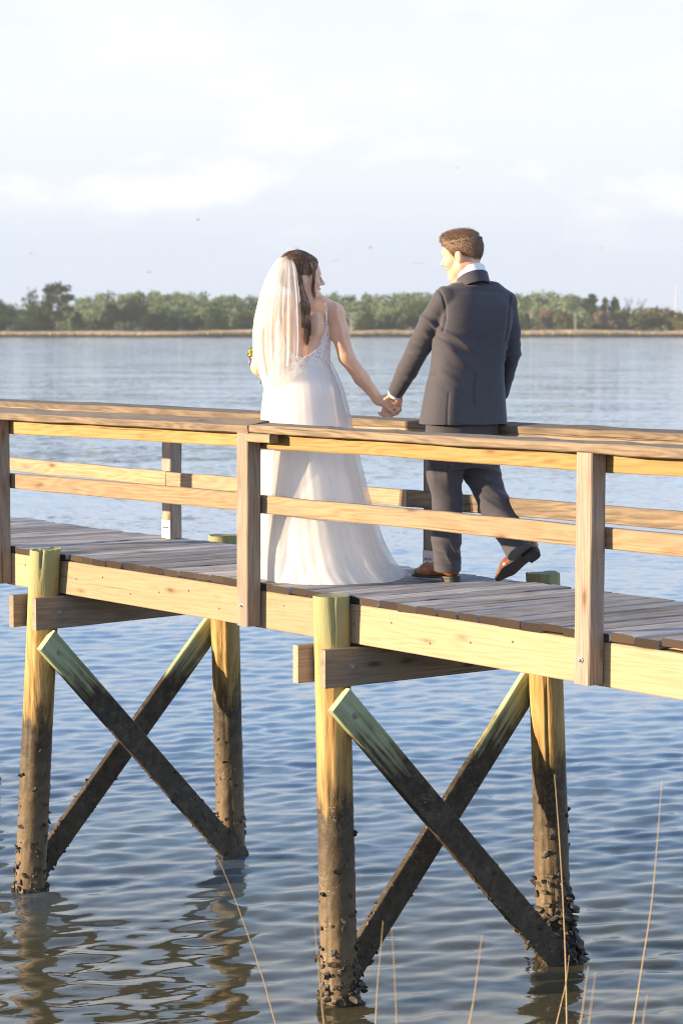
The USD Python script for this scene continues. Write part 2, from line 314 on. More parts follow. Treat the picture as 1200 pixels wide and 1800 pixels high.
MAT['water'] = usdkit.material(stage, '/World/Looks/water', {
    'g': ('geometry', {}), 'sx': ('separate_xyz', {}),
    'mp': ('mapping', {'scale': (0.75, 1.7, 1.0), 'rotation': (0, 0, 0.12)}),
    'n1': ('noise_texture', {'scale': 4.2, 'detail': 4.0, 'roughness': 0.62, 'distortion': 0.3}),
    'n2': ('noise_texture', {'scale': 0.16, 'detail': 4.0, 'roughness': 0.65}),
    's1': ('vector_math', {'math_type': 'subtract', 'vector2': (0.5, 0.5, 0.5)}), 'k1': ('vector_math', {'math_type': 'multiply'}),
    's2': ('vector_math', {'math_type': 'subtract', 'vector2': (0.5, 0.5, 0.5)}), 'k2': ('vector_math', {'math_type': 'multiply', 'vector2': (0.10, 0.22, 0.0)}),
    'far': ('map_range', {'from_min': 14.0, 'from_max': 70.0, 'to_min': 0.19, 'to_max': 0.58, 'clamp': True}), 'fv': ('combine_xyz', {}),
    'a1': ('vector_math', {'math_type': 'add'}), 'a2': ('vector_math', {'math_type': 'add'}), 'nn': ('vector_math', {'math_type': 'normalize'}),
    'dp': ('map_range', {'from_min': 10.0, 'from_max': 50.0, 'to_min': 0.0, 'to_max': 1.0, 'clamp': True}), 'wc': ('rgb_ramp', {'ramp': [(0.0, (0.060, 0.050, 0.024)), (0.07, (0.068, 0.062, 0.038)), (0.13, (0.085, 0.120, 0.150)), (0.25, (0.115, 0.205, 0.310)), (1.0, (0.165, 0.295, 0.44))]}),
    'p': ('principled_bsdf', {'roughness': 0.05, 'ior': 1.333, 'specular_ior_level': 0.5})},
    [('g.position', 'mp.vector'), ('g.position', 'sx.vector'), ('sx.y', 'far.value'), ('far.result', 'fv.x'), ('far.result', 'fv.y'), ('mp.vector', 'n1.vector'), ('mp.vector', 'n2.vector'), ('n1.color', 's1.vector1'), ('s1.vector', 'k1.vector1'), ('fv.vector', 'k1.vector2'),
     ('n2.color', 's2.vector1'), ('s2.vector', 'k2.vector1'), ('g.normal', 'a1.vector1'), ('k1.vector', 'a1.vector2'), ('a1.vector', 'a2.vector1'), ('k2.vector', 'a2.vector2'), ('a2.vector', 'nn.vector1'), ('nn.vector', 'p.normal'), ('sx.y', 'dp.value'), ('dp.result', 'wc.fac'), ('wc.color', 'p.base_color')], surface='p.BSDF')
simple('reed_dry', (0.50, 0.36, 0.20), 0.7)
simple('bird_grey', (0.30, 0.29, 0.28), 0.8)
simple('mast_white', (0.5, 0.49, 0.47), 0.6)

# ------------------------------------------------------------------ water: one sheet to the horizon, real ripples, finest near the pier
WR = np.random.RandomState(5)
WAVES = []
for i in range(90):
    lam = 0.09 * (0.50 / 0.09) ** WR.rand()
    th = -PI / 2 + WR.normal(0, 0.62) + 0.12
    WAVES.append((lam, th, WR.uniform(0, 2 * PI), 0.026 * lam * (0.55 + WR.rand() * 0.9) * 0.098))


def wave_height(x, y, cell):
    z = np.zeros_like(x)
    for lam, th, ph, amp in WAVES:
        k = 2 * PI / lam
        fade = np.clip(lam / (3.0 * cell) - 1.0, 0, 1)
        arg = k * (x * math.cos(th) + y * math.sin(th)) + ph
        z += amp * fade * (np.sin(arg) + 0.25 * np.sin(2 * arg + 0.7))
    gust = 0.65 + 0.7 * meshkit.noise(np.stack([x * 0.35, y * 0.22, 0 * x], -1), 3)
    return z * gust


ys = [6.0]
while ys[-1] < 130:
    ys.append(ys[-1] + max(0.026, 0.0026 * ys[-1]))
while ys[-1] < 1100:
    ys.append(ys[-1] * 1.12)
ys = A([-300, -100, -30, -8, 0, 3, 5] + ys)
xp = [0.0]
while xp[-1] < 4.5:
    xp.append(xp[-1] + 0.035)
while xp[-1] < 12:
    xp.append(xp[-1] * 1.012)
while xp[-1] < 700:
    xp.append(xp[-1] * 1.25)
xs = A([-q for q in xp[:0:-1]] + xp)
gx, gy = np.meshgrid(xs, ys)
cell = np.maximum(np.gradient(gx, axis=1), np.gradient(gy, axis=0) * 0.8)
gz = wave_height(gx, gy, cell)
nr, nc = gx.shape
idx = np.arange(nr * nc).reshape(nr, nc)
wf = np.stack([idx[:-1, :-1], idx[:-1, 1:], idx[1:, 1:], idx[1:, :-1]], -1).reshape(-1, 4)
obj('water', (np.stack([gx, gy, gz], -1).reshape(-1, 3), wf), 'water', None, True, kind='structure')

# ------------------------------------------------------------------ land: near bank (below the frame) and the far shore
def sheet(xs, ys, zf):
    gx, gy = np.meshgrid(xs, ys)
    n, m = gx.shape
    i = np.arange(n * m).reshape(n, m)
    return np.stack([gx, gy, zf(gx, gy)], -1).reshape(-1, 3), np.stack([i[:-1, :-1], i[:-1, 1:], i[1:, 1:], i[1:, :-1]], -1).reshape(-1, 4)


def bank_z(x, y):
    return np.clip((8.2 - y) * 0.28, -0.5, 1.8) + 0.12 * (meshkit.fbm(np.stack([x * 0.5, y * 0.5, 0 * x], -1), 3) - 0.5) - 0.05


obj('bank', sheet(np.linspace(-60, 60, 121), np.linspace(-60, 9.4, 90), bank_z), 'shore_soil', None, True, kind='structure')
SHORE = 985.0


def shore_line(x):
    return SHORE + 10 * np.sin(x * 0.013) + 6 * np.sin(x * 0.041 + 1)


def land_z(x, y):
    d = y - shore_line(x)
    return np.clip(0.5 * np.tanh(d / 6), -0.6, 0.6) + np.clip((d - 30) * 0.012, 0, 6)


obj('far_shore', sheet(np.linspace(-900, 900, 240), np.concatenate([np.linspace(955, 1040, 40), np.linspace(1050, 1320, 20)]), land_z), 'mud', None, True, kind='structure')

# marsh grass: a green fringe at the water and a dry band behind it
GR = np.random.RandomState(2)


def blades(n, x0, x1, d0, d1, h0, h1, w):
    x = GR.uniform(x0, x1, n)
    y = shore_line(x) + GR.uniform(d0, d1, n)
    z = land_z(x, y) - 0.1
    h = GR.uniform(h0, h1, n) * (0.75 + 0.5 * meshkit.noise(np.stack([x * 0.06, y * 0.03, 0 * x], -1), 8))
    a = GR.uniform(-1.5, 1.5, n)
    dx, dy = np.cos(a) * w, np.sin(a) * w
    ln = GR.uniform(-0.3, 0.3, n)
    p = np.stack([np.stack([x - dx, y - dy, z], -1), np.stack([x + dx, y + dy, z], -1), np.stack([x + ln + 0.3 * dx, y, z + h], -1), np.stack([x + ln - 0.3 * dx, y, z + h], -1)], 1)
    return p.reshape(-1, 3), np.arange(4 * n).reshape(-1, 4)


obj('marsh_grass', blades(54000, -265, 265, 5, 34, 1.5, 2.4, 0.34), 'marsh', None, kind='stuff', label='tan dry marsh grass in a band along the far shore', cat='grass')
obj('green_marsh_grass', blades(17000, -265, 265, 0.5, 6, 0.5, 1.1, 0.25), 'marsh_green', None, kind='stuff', label='low green marsh grass fringe at the far waterline', cat='grass')


# ------------------------------------------------------------------ trees of the far shore
def leafs(cent, rad, n, size, rng, flat=0.75):
    """n small leaf-clump faces spread through ellipsoids (cent, rad), denser at their skins."""
    cent, rad = np.atleast_2d(cent), np.atleast_2d(rad)
    k = rng.choice(len(cent), n, p=(rad.prod(1) ** 0.8) / (rad.prod(1) ** 0.8).sum())
    d = rng.normal(size=(n, 3)); d /= np.linalg.norm(d, axis=1, keepdims=True)
    p = cent[k] + d * rad[k] * (rng.rand(n, 1) ** 0.4) * (0.85 + 0.3 * rng.rand(n, 1))
    a = rng.normal(size=(n, 3)); a /= np.linalg.norm(a, axis=1, keepdims=True)
    b = np.cross(a, rng.normal(size=(n, 3))); b /= np.linalg.norm(b, axis=1, keepdims=True)
    s = size * (0.6 + 0.8 * rng.rand(n, 1))
    q = np.stack([p - a * s - b * s * 0.5, p + a * s * 0.8 - b * s * 0.6, p + a * s + b * s * 0.5, p - a * s * 0.7 + b * s * 0.7], 1)
    return q.reshape(-1, 3), np.arange(4 * n).reshape(-1, 4)


def tubepath(P, R, sides=6):
    P, R = np.asarray(P, float), np.broadcast_to(R, (len(P),))
    t = np.gradient(P, axis=0); t /= np.linalg.norm(t, axis=1, keepdims=True) + 1e-12
    a = np.cross(t, np.where(np.abs(t[:, 2:]) < 0.9, [0, 0, 1.0], [1.0, 0, 0])); a /= np.linalg.norm(a, axis=1, keepdims=True)
    b = np.cross(t, a)
    an = np.arange(sides) * 2 * PI / sides
    v = P[:, None] + R[:, None, None] * (np.cos(an)[None, :, None] * a[:, None] + np.sin(an)[None, :, None] * b[:, None])
    n = len(P)
    i, j = np.meshgrid(np.arange(n - 1), np.arange(sides), indexing='ij')
    q = np.stack([i * sides + j, i * sides + (j + 1) % sides, (i + 1) * sides + (j + 1) % sides, (i + 1) * sides + j], -1).reshape(-1, 4)
    f = np.vstack([q[:, [0, 1, 2]], q[:, [0, 2, 3]]])
    v = np.vstack([v.reshape(-1, 3), P[:1], P[-1:]])
    c0, c1 = n * sides, n * sides + 1
    caps = [[c0, (k + 1) % sides, k] for k in range(sides)] + [[c1, (n - 1) * sides + k, (n - 1) * sides + (k + 1) % sides] for k in range(sides)]
    return v, np.vstack([f, caps])


def join(parts):
    n, vs, fs = 0, [], []
    for v, f in parts:
        f = np.asarray(f)
        if f.shape[1] == 4:
            f = np.vstack([f[:, [0, 1, 2]], f[:, [0, 2, 3]]])
        vs.append(v); fs.append(f + n); n += len(v)
    return np.vstack(vs), np.vstack(fs)


def tree(name, label, px, top, width, kind, leaf, dist, seed, cat='tree', bare=0.12, group=None):
    rng = np.random.RandomState(seed)
    Y = dist
    X = (px - 600) / FPX * Y
    Z0 = float(land_z(A([X]), A([Y]))[0]) - 0.3
    Hh = at(px, top, Y)[2] - Z0
    w = 1.18 * width / FPX * Y / 2
    t = thing(name, label, cat, (X, Y, Z0), group=group)
    limbs = [tubepath([[0, 0, 0], [0.02 * Hh * rng.normal(), 0, Hh * 0.5], [0.02 * Hh * rng.normal(), 0, Hh * 0.93]], [0.026 * Hh, 0.019 * Hh, 0.004 * Hh], 7)]
    if kind == 'pine':
        cs, rs = [], []
        for zf, wf, nn in ((0.34, 0.62, 4), (0.46, 0.95, 7), (0.58, 0.9, 8), (0.70, 1.0, 9), (0.82, 0.9, 8), (0.92, 0.6, 5)):
            if zf < bare:
                continue
            for _ in range(nn):
                a = rng.uniform(0, 2 * PI); rr = w * wf * rng.uniform(0.35, 0.75)
                c = A([math.cos(a) * rr, math.sin(a) * rr, Hh * (zf + rng.uniform(-0.05, 0.05))])
                cs.append(c); rs.append(A([w * rng.uniform(0.26, 0.42), w * rng.uniform(0.26, 0.42), Hh * rng.uniform(0.035, 0.06)]))
                limbs.append(tubepath([[0, 0, c[2] - Hh * 0.05], c], [0.007 * Hh, 0.003 * Hh], 4))
        cr = leafs(A(cs), A(rs), 2600, 0.42, rng)
    elif kind == 'cedar':
        zz = np.linspace(0.08, 0.97, 16)
        cs = [A([rng.normal(0, 0.14 * w), rng.normal(0, 0.14 * w), Hh * q]) for q in zz]
        rs = [A([w * (1.05 - q ** 1.7) * rng.uniform(0.75, 1.08), w * (1.05 - q ** 1.7) * rng.uniform(0.75, 1.08), Hh * 0.07]) for q in zz]
        cr = leafs(A(cs), A(rs), 2200, 0.40, rng)
    elif kind == 'round':
        cs, rs = [], []
        for _ in range(15):
            d = nrm(rng.normal(size=3)) * rng.uniform(0.25, 0.72)
            cs.append(A([d[0] * w, d[1] * w, Hh * (0.5 + bare / 2) + d[2] * Hh * (0.5 - bare / 2)])); rs.append(A([w, w, Hh * 0.42]) * rng.uniform(0.25, 0.42))
            limbs.append(tubepath([[0, 0, Hh * 0.3], cs[-1]], [0.012 * Hh, 0.003 * Hh], 4))
        cr = leafs(A(cs), A(rs), 2200, 0.42, rng)
    else:                                             # bare: limbs and twigs
        cr = None
        tw = []
        for _ in range(16):
            a = rng.uniform(0, 2 * PI); z = Hh * rng.uniform(0.2, 0.75)
            e = A([math.cos(a) * w * rng.uniform(0.5, 1), math.sin(a) * w * rng.uniform(0.5, 1), min(Hh, z + Hh * rng.uniform(0.15, 0.4))])
            m = A([e[0] * 0.5, e[1] * 0.5, (z + e[2]) / 2 + 0.03 * Hh])
            limbs.append(tubepath([[0, 0, z], m, e], [0.009 * Hh, 0.006 * Hh, 0.002 * Hh], 4))
            for _ in range(5):
                f = rng.uniform(0.4, 1); b = m + (e - m) * f
                tw.append(tubepath([b, b + A([rng.normal(0, 0.16 * w), rng.normal(0, 0.16 * w), abs(rng.normal(0, 0.08 * Hh))])], [0.0035 * Hh, 0.0015 * Hh], 3))
        cr = join(tw)
    obj('trunk', join(limbs), 'bark_pale' if kind == 'bare_pale' else 'bark', t, 40)
    obj('crown', cr, leaf, t)
    return t


S0 = SHORE + 28
for a in [
    ('rounded_tree', 'bluish green rounded tree cut by the left edge of the photo', 4, 519, 66, 'round', 'leaf_pine', S0 + 20, 1),
    ('shore_bush', 'dark low bush at the left photo edge under a rounded tree', 2, 556, 40, 'round', 'leaf_dark', S0 - 2, 2),
    ('pine_tree', 'pine with a loose tufted top left of the tallest pine', 58, 504, 58, 'cedar', 'leaf_pine', S0 + 3, 3),
    ('slim_tree', 'slim pointed tree squeezed between the two tall pines', 79, 524, 34, 'cedar', 'leaf_dark', S0 + 6, 4),
    ('tall_pine_tree', 'tallest pine of the far shore with a broad ragged crown and dark bare trunk', 104, 494, 56, 'pine', 'leaf_pine', S0, 5),
    ('small_cedar_tree', 'small pointed green tree just right of the tallest pine', 137, 545, 28, 'cedar', 'leaf_pine', S0 + 1, 6),
    ('shore_shrub', 'small low green shrub alone left of the broad olive tree', 169, 561, 26, 'round', 'leaf_cedar', S0 - 2, 7),
    ('dark_round_tree', 'dark green tree in front of the taller olive tree', 197, 532, 50, 'round', 'leaf_dark', S0 + 1, 8),
    ('tall_olive_tree', 'tall olive green tree with an airy base and visible trunk', 233, 506, 56, 'round', 'leaf_olive', S0 + 10, 9),
    ('dense_green_tree', 'dense dark green tree with a pale trunk right of the olive tree', 272, 540, 48, 'round', 'leaf_dark', S0, 10),
    ('dark_bush', 'low dark bush right of the dense dark green tree', 304, 558, 26, 'round', 'leaf_dark', S0, 11),
    ('medium_tree', 'medium green tree leaning on the conical cedar from the left', 339, 549, 42, 'round', 'leaf_cedar', S0 + 3, 12),
    ('conical_cedar_tree', 'bright green conical cedar left of the white veil', 380, 532, 50, 'cedar', 'leaf_cedar', S0, 13),
    ('olive_shore_tree', 'olive tree half hidden behind the veil', 436, 541, 48, 'round', 'leaf_olive', S0 + 3, 14),
    ('bare_dark_tree', 'bare grey tree with pale curving limbs beside her arm', 617, 546, 36, 'bare_pale', 'twig_grey', S0, 15),
    ('green_cone_tree', 'green cone shaped tree between the couple over the water', 645, 540, 40, 'cedar', 'leaf_cedar', S0, 16),
    ('small_round_tree', 'small dark tree between the green cone and the olive pair', 678, 556, 28, 'round', 'leaf_dark', S0, 17),
    ('slender_olive_tree', 'slender olive tree left of the large yellow green tree', 697, 541, 30, 'cedar', 'leaf_olive', S0 + 2, 18),
    ('yellow_green_tree', 'large yellow green tree beside his sleeve', 738, 524, 52, 'round', 'leaf_cedar', S0 + 6, 19),
    ('right_green_tree', 'dense green tree just right of his dark sleeve', 921, 544, 30, 'round', 'leaf_cedar', S0, 20),
    ('dead_snag', 'thin pale dead trunk right of the dense green tree', 932, 543, 8, 'bare_pale', 'twig_grey', S0 - 1, 21),
    ('pinkish_tree', 'pinkish tan leafless tree right of the couple', 960, 534, 34, 'round', 'leaf_tan', S0 + 6, 22),
    ('mixed_green_tree', 'olive and green tree right of the pinkish tree', 992, 537, 40, 'round', 'leaf_olive', S0 + 2, 23),
    ('white_snag', 'white dead trunk standing in the dry marsh grass', 1009, 546, 9, 'bare_pale', 'twig_grey', S0 - 2, 24),
    ('low_olive_bush', 'low olive bush right of the white dead trunk', 1030, 560, 36, 'round', 'leaf_olive', S0, 25),
    ('rusty_tree', 'rusty tan tree below the two skyline pines', 1060, 541, 50, 'round', 'leaf_tan', S0 + 3, 26),
    ('broad_olive_tree', 'broad olive tree at the start of the right thicket', 1095, 542, 56, 'round', 'leaf_olive', S0 + 2, 27),
    ('thicket_tree', 'dull green tree in the middle of the right thicket', 1128, 549, 46, 'round', 'leaf_cedar', S0 + 1, 28),
    ('golden_tree', 'golden olive tree left of the white mast', 1160, 533, 58, 'round', 'leaf_olive', S0 + 4, 29),
    ('edge_tree', 'olive tree at the right photo edge below the mast', 1192, 540, 52, 'round', 'leaf_olive', S0, 30),
    ('skyline_pine', 'wider dark pine standing above the thicket skyline', 1035, 517, 26, 'pine', 'leaf_pine', S0 + 70, 31),
    ('skyline_pine', 'first of two small pines on the skyline, left of the thin pole', 1063, 523, 15, 'pine', 'leaf_pine', S0 + 70, 32),
    ('skyline_pine', 'second of two small pines on the skyline, right of the thin pole', 1079, 522, 15, 'pine', 'leaf_pine', S0 + 70, 33),
    ('bare_skyline_tree', 'bare tree on the skyline right of the small pines', 1103, 525, 18, 'bare', 'twig_grey', S0 + 70, 34),
    ('bare_skyline_tree', 'rightmost bare tree on the skyline', 1126, 528, 16, 'bare', 'twig_grey', S0 + 70, 35),
]:
    tree(*a)

# the wood behind reads as one mass
FR = np.random.RandomState(77)
fx = [0, 30, 125, 165, 250, 330, 440, 560, 700, 780, 900, 960, 1015, 1060, 1120, 1210]
ft = [524, 536, 532, 515, 508, 511, 517, 515, 512, 512, 514, 512, 517, 534, 541, 546]
cs, rs, tr = [], [], []
for row, dy in enumerate((85, 110, 140, 175, 220)):
    for px in np.arange(-260, 1460, 13 - row):
        px = px + FR.uniform(-5, 5)
        Y = SHORE + dy + FR.uniform(-9, 9)
        X = (px - 600) / FPX * Y
        z0 = float(land_z(A([X]), A([Y]))[0])
        top = at(px, np.interp(px, fx, ft) + (4 - row) * 7.5 + FR.uniform(-2, 7), Y)[2]
        h = max(top - z0, 4)
        w = FR.uniform(3.0, 5.2)
        for q in range(4):
            cs.append([X + FR.normal(0, w * 0.45), Y + FR.normal(0, w * 0.45), z0 + h * (0.28 + 0.2 * q) ]); rs.append([w * (1.0 - 0.09 * q), w * (1.0 - 0.09 * q), h * 0.13])
        tr.append(tubepath([[X, Y, z0], [X, Y, z0 + h * 0.8]], [0.3, 0.12], 4))
obj('forest', leafs(A(cs), A(rs), 240000, 0.5, FR), 'leaf_forest', None, kind='stuff', label='hazy mixed wood filling the far shore behind the marsh', cat='wood')
obj('undergrowth', leafs(A([[x, SHORE + 32 + FR.uniform(-6, 12), 1.6] for x in np.arange(-260, 260, 2.0)]), A([[2.2, 2.0, FR.uniform(1.2, 3.2)] for x in np.arange(-260, 260, 2.0)]), 9000, 0.4, FR), 'twig_grey', None, kind='stuff', label='grey brown leafless scrub at the feet of the far trees', cat='scrub')

for px, y0, y1, r, lab in ((1187, 503, 548, 0.30, 'white pole mast above the trees at the right photo edge'), (1067, 512, 545, 0.10, 'thin pole on the skyline between two small pines')):
    Y = SHORE + 60
    b, tp = at(px, 584, Y), at(px, y0, Y)
    t = thing('mast', lab, 'mast', b)
    Hm = tp[2] - b[2]
    obj('pole', tubepath([[0, 0, 0], [0, 0, Hm * 0.6], [0, 0, Hm]], [r, r * 0.8, r * 0.5], 8), 'mast_white', t, 40)
    obj('tip', tubepath([[0, 0, Hm], [0, 0, Hm + 1.2]], [r * 0.25, r * 0.1], 5), 'mast_white', t, 40)

# ------------------------------------------------------------------ haze
hz = trimesh.creation.box([1900, 1700, 43])
hz.apply_translation([0, 500, 43 / 2 - 3.0])
MAT['haze_air'] = usdkit.material(stage, '/World/Looks/haze_air', {'v': ('principled_volume', {'color': (0.80, 0.90, 1.0), 'density': 0.00010, 'anisotropy': 0.0})}, volume='v.volume')
HAZE = True
if HAZE:
    obj('haze', hz, 'haze_air', None, kind='stuff', label='thin summer haze over the water', cat='haze')

# ------------------------------------------------------------------ the pier
NP2, FP2 = ((0.131, -0.10), (-0.011, 11.735, 0)), ((0.142, 1.30), (1.156, 12.59, 0))
NP1, FP1 = ((-2.645, -0.10), (-1.891, 14.13, 0)), ((-2.80, 1.27), (-0.717, 15.14, 0))
pier = thing('wooden_pier', 'weathered wooden footbridge pier on piles with two board railings over the water', 'pier')
PR = np.random.RandomState(21)
UP = A([0, 0, 1.0])
# deck planks, one by one
PITCH = 0.147
for i in range(-56, 34):
    s = 0.045 + i * PITCH
    z = -0.0175 + PR.uniform(-0.003, 0.003)
    t0, t1 = -0.022 + PR.uniform(-0.012, 0.008), 1.115 + PR.uniform(-0.012, 0.014)
    lift = {14: 0.010, 11: 0.006, 16: 0.016}.get(i, 0)
    board('plank', D(s, t0, z + lift), D(s + PR.uniform(-0.004, 0.004), t1, z), UP, 0.139 + PR.uniform(-0.003, 0.002), 0.035, 'deck_wood', pier, nx=5, ch=0.006, warp=0.006, rough=0.008, taper=0.006)
# stringers under the deck
for t in (0.002, 0.55, 1.08):
    cuts = [-8.2, -5.48, -2.70, 0.075, 2.95, 5.1]
    for a, b in zip(cuts[:-1], cuts[1:]):
        board('stringer', D(a + 0.004, t, -0.137), D(b - 0.004, t, -0.137), V, 0.196, 0.042, 'stringer_wood', pier, nx=6, warp=0.006)
# near railing: posts bolted outside the stringer
NEAR_POSTS = [(-5.80, 0), (-3.235, 0), (-0.615, 0), (1.945, 0), (4.5, 0)]


def bolt(p, n, parent, r=0.014):
    n = nrm(n)
    a = nrm(np.cross(n, [0.3, 0.2, 1]))
    b = np.cross(n, a)
    an = np.arange(12) * 2 * PI / 12
    rings = [(1.0, 0.0), (1.0, 0.003), (0.62, 0.004), (0.55, 0.012), (0.3, 0.015)]
    v = np.vstack([p + r * q * (np.cos(an)[:, None] * a + np.sin(an)[:, None] * b) + n * h for q, h in rings] + [(p + n * 0.0155)[None]])
    f = []
    for i in range(len(rings) - 1):
        for j in range(12):
            f += [[i * 12 + j, i * 12 + (j + 1) % 12, (i + 1) * 12 + (j + 1) % 12], [i * 12 + j, (i + 1) * 12 + (j + 1) % 12, (i + 1) * 12 + j]]
    e = (len(rings) - 1) * 12
    f += [[e + j, e + (j + 1) % 12, len(v) - 1] for j in range(12)]
    return obj('bolt', (v, A(f)), 'bolt_metal', parent, 40)


def part_group(name, label=None):
    return setdata(UsdGeom.Xform.Define(stage, numbered(str(pier.GetPath()) + '/' + name)).GetPrim(), label)


def post(name, s, t, z0, z1, foot=False):
    g = part_group(name)
    lean = PR.uniform(-0.008, 0.008)
    board('timber', D(s + lean, t, z0), D(s, t, z1), V, 0.098, 0.089, 'post_wood', g, nx=8, ch=0.005, warp=0.008, rough=0.005)
    if foot:
        board('base_bracket', D(s - 0.047, t - 0.0475, 0.062), D(s + 0.047, t - 0.0475, 0.062), V, 0.115, 0.004, 'bracket_metal', g, ch=0.001)
        bolt(D(s - 0.018, t - 0.05, 0.075), -V, g, 0.008); bolt(D(s + 0.018, t - 0.05, 0.075), -V, g, 0.008)
    else:
        bolt(D(s + lean, t - 0.046, -0.115), -V, g, 0.013)


for s, _ in NEAR_POSTS:
    post('rail_post', s, -0.066, -0.222, 0.788)
# near mid rails, top rails, caps
def seg(name, s0, z0, s1, z1, t, w, h, mat, nx=14, up=V, warp=0.007, label=None, rough=0.009):
    return board(name, D(s0, t, z0), D(s1, t, z1), up, w, h, mat, pier, nx=nx, warp=warp, ch=0.005, rough=rough, label=label)


seg('middle_rail', -5.8, 0.385, -0.642, 0.417, 0.002, 0.093, 0.038, 'rail_wood')
seg('middle_rail', -0.638, 0.412, 4.6, 0.416, 0.002, 0.093, 0.038, 'rail_wood', nx=24)
seg('top_rail', -5.8, 0.712, -0.642, 0.748, 0.002, 0.086, 0.038, 'gold_wood')
seg('top_rail', -0.638, 0.743, 4.6, 0.746, 0.002, 0.086, 0.038, 'gold_wood', nx=24)
tilt = nrm(UP - 0.26 * V)
seg('cap_rail', -5.8, 0.806, -0.555, 0.8145, -0.045, 0.142, 0.042, 'cap_wood', up=nrm(UP - 0.20 * V), rough=0.008, nx=24)
seg('cap_rail', -0.552, 0.8115, 4.7, 0.811, -0.045, 0.142, 0.042, 'cap_wood', up=nrm(UP - 0.05 * V), rough=0.010, nx=40)
seg('spacer_block', -0.585, 0.765, -0.37, 0.765, -0.085, 0.052, 0.042, 'rail_wood', nx=1, up=UP)
# far railing: posts stand on the deck, rails on their inner faces
for s in (-5.65, -3.05, -0.46, 2.12, 4.6):
    post('rail_post', s, 1.058, 0.004, 0.782, True)
seg('middle_rail', -5.9, 0.388, -3.0, 0.386, 0.993, 0.092, 0.038, 'rail_wood')
seg('middle_rail', -2.996, 0.381, -0.603, 0.398, 0.993, 0.090, 0.038, 'rail_wood')
seg('middle_rail', -0.594, 0.400, 4.7, 0.417, 0.993, 0.092, 0.038, 'cap_wood', nx=24)
seg('top_rail', -5.9, 0.742, -0.56, 0.740, 0.993, 0.088, 0.038, 'rail_wood', nx=24)
seg('top_rail', -0.556, 0.740, 4.7, 0.742, 0.993, 0.088, 0.038, 'cap_wood', nx=24)
seg('cap_rail', -5.9, 0.806, -1.27, 0.806, 1.04, 0.142, 0.042, 'cap_wood', up=nrm(UP - 0.1 * V), rough=0.01, nx=30)
seg('cap_rail', -1.266, 0.806, 4.7, 0.806, 1.04, 0.142, 0.042, 'cap_wood', up=nrm(UP - 0.08 * V), rough=0.01, nx=30)


def pile(p_bot, p_top, r, seed, shaggy=0.0):
    """A round timber pile: split top, shakes down its length, mud and barnacle lumps below the tide line."""
    n, m = 56, 90
    an = np.arange(n) * 2 * PI / n
    p_bot, p_top = A(p_bot), A(p_top)
    zs = np.linspace(-0.45, 1, m)
    vs = []
    for k, q in enumerate(zs):
        c = p_bot + (p_top - p_bot) * q
        x = np.stack([np.cos(an) * 3.4, np.sin(an) * 3.4, np.full(n, c[2] * 1.3)], 1)
        rr = r * (1 + 0.05 * (meshkit.noise(x, seed) - 0.5))
        shake = meshkit.noise(np.stack([np.cos(an) * 7, np.sin(an) * 7, np.full(n, c[2] * 0.8)], 1), seed + 3)
        rr = rr - 0.014 * np.clip(0.34 - shake, 0, 1) * 3 * (1 + shaggy * np.clip((c[2] - 1.7) * 3, 0, 1) * 3)
        if c[2] < 1.2:
            lump = meshkit.fbm(np.stack([np.cos(an) * r * 26, np.sin(an) * r * 26, np.full(n, c[2] * 26)], 1), 3, seed + 9)
            rr = rr + 0.020 * np.clip(lump - 0.45, 0, 1) * np.clip((1.2 - c[2]) * 1.4, 0, 1)
        z = c[2] + (shaggy * 0.035 * (meshkit.noise(np.stack([np.cos(an) * 3, np.sin(an) * 3, 0 * an], 1), seed + 5) - 0.5) if k == m - 1 else 0)
        vs.append(np.column_stack([c[0] + rr * np.cos(an), c[1] + rr * np.sin(an), np.full(n, 0.0) + z]))
    vs.append((p_top + A([0, 0, -0.012]))[None])
    v = np.vstack(vs)
    i, j = np.meshgrid(np.arange(m - 1), np.arange(n), indexing='ij')
    qd = np.stack([i * n + j, i * n + (j + 1) % n, (i + 1) * n + (j + 1) % n, (i + 1) * n + j], -1).reshape(-1, 4)
    f = np.vstack([qd[:, [0, 1, 2]], qd[:, [0, 2, 3]], A([[(m - 1) * n + k, (m - 1) * n + (k + 1) % n, len(v) - 1] for k in range(n)])])
    return v, f


_sh = trimesh.creation.icosphere(1, 1.0)
SHV, SHF = np.array(_sh.vertices), np.array(_sh.faces)


def shells(pts, nrmls, size, rng):
    """Oyster shells: cupped lens-like lumps growing out of a surface."""
    parts = []
    for p, n in zip(pts, nrmls):
        s = size * rng.uniform(0.5, 1.35)
        R = np.linalg.qr(rng.normal(size=(3, 3)))[0]
        if rng.rand() < 0.9:
            up = nrm(np.cross(n, rng.normal(size=3)) + 0.35 * n); x = nrm(np.cross(up, n)); R = np.column_stack([x, up, np.cross(x, up)])
        v = SHV * A([0.6, 1.0, 0.30]) * s * (0.8 + 0.4 * meshkit.noise(SHV * 2.3 + rng.rand() * 50, 1)[:, None])
        v[:, 2] += 0.25 * s * (v[:, 1] / s) ** 2
        parts.append((v @ R.T + p, SHF))
    return join(parts)


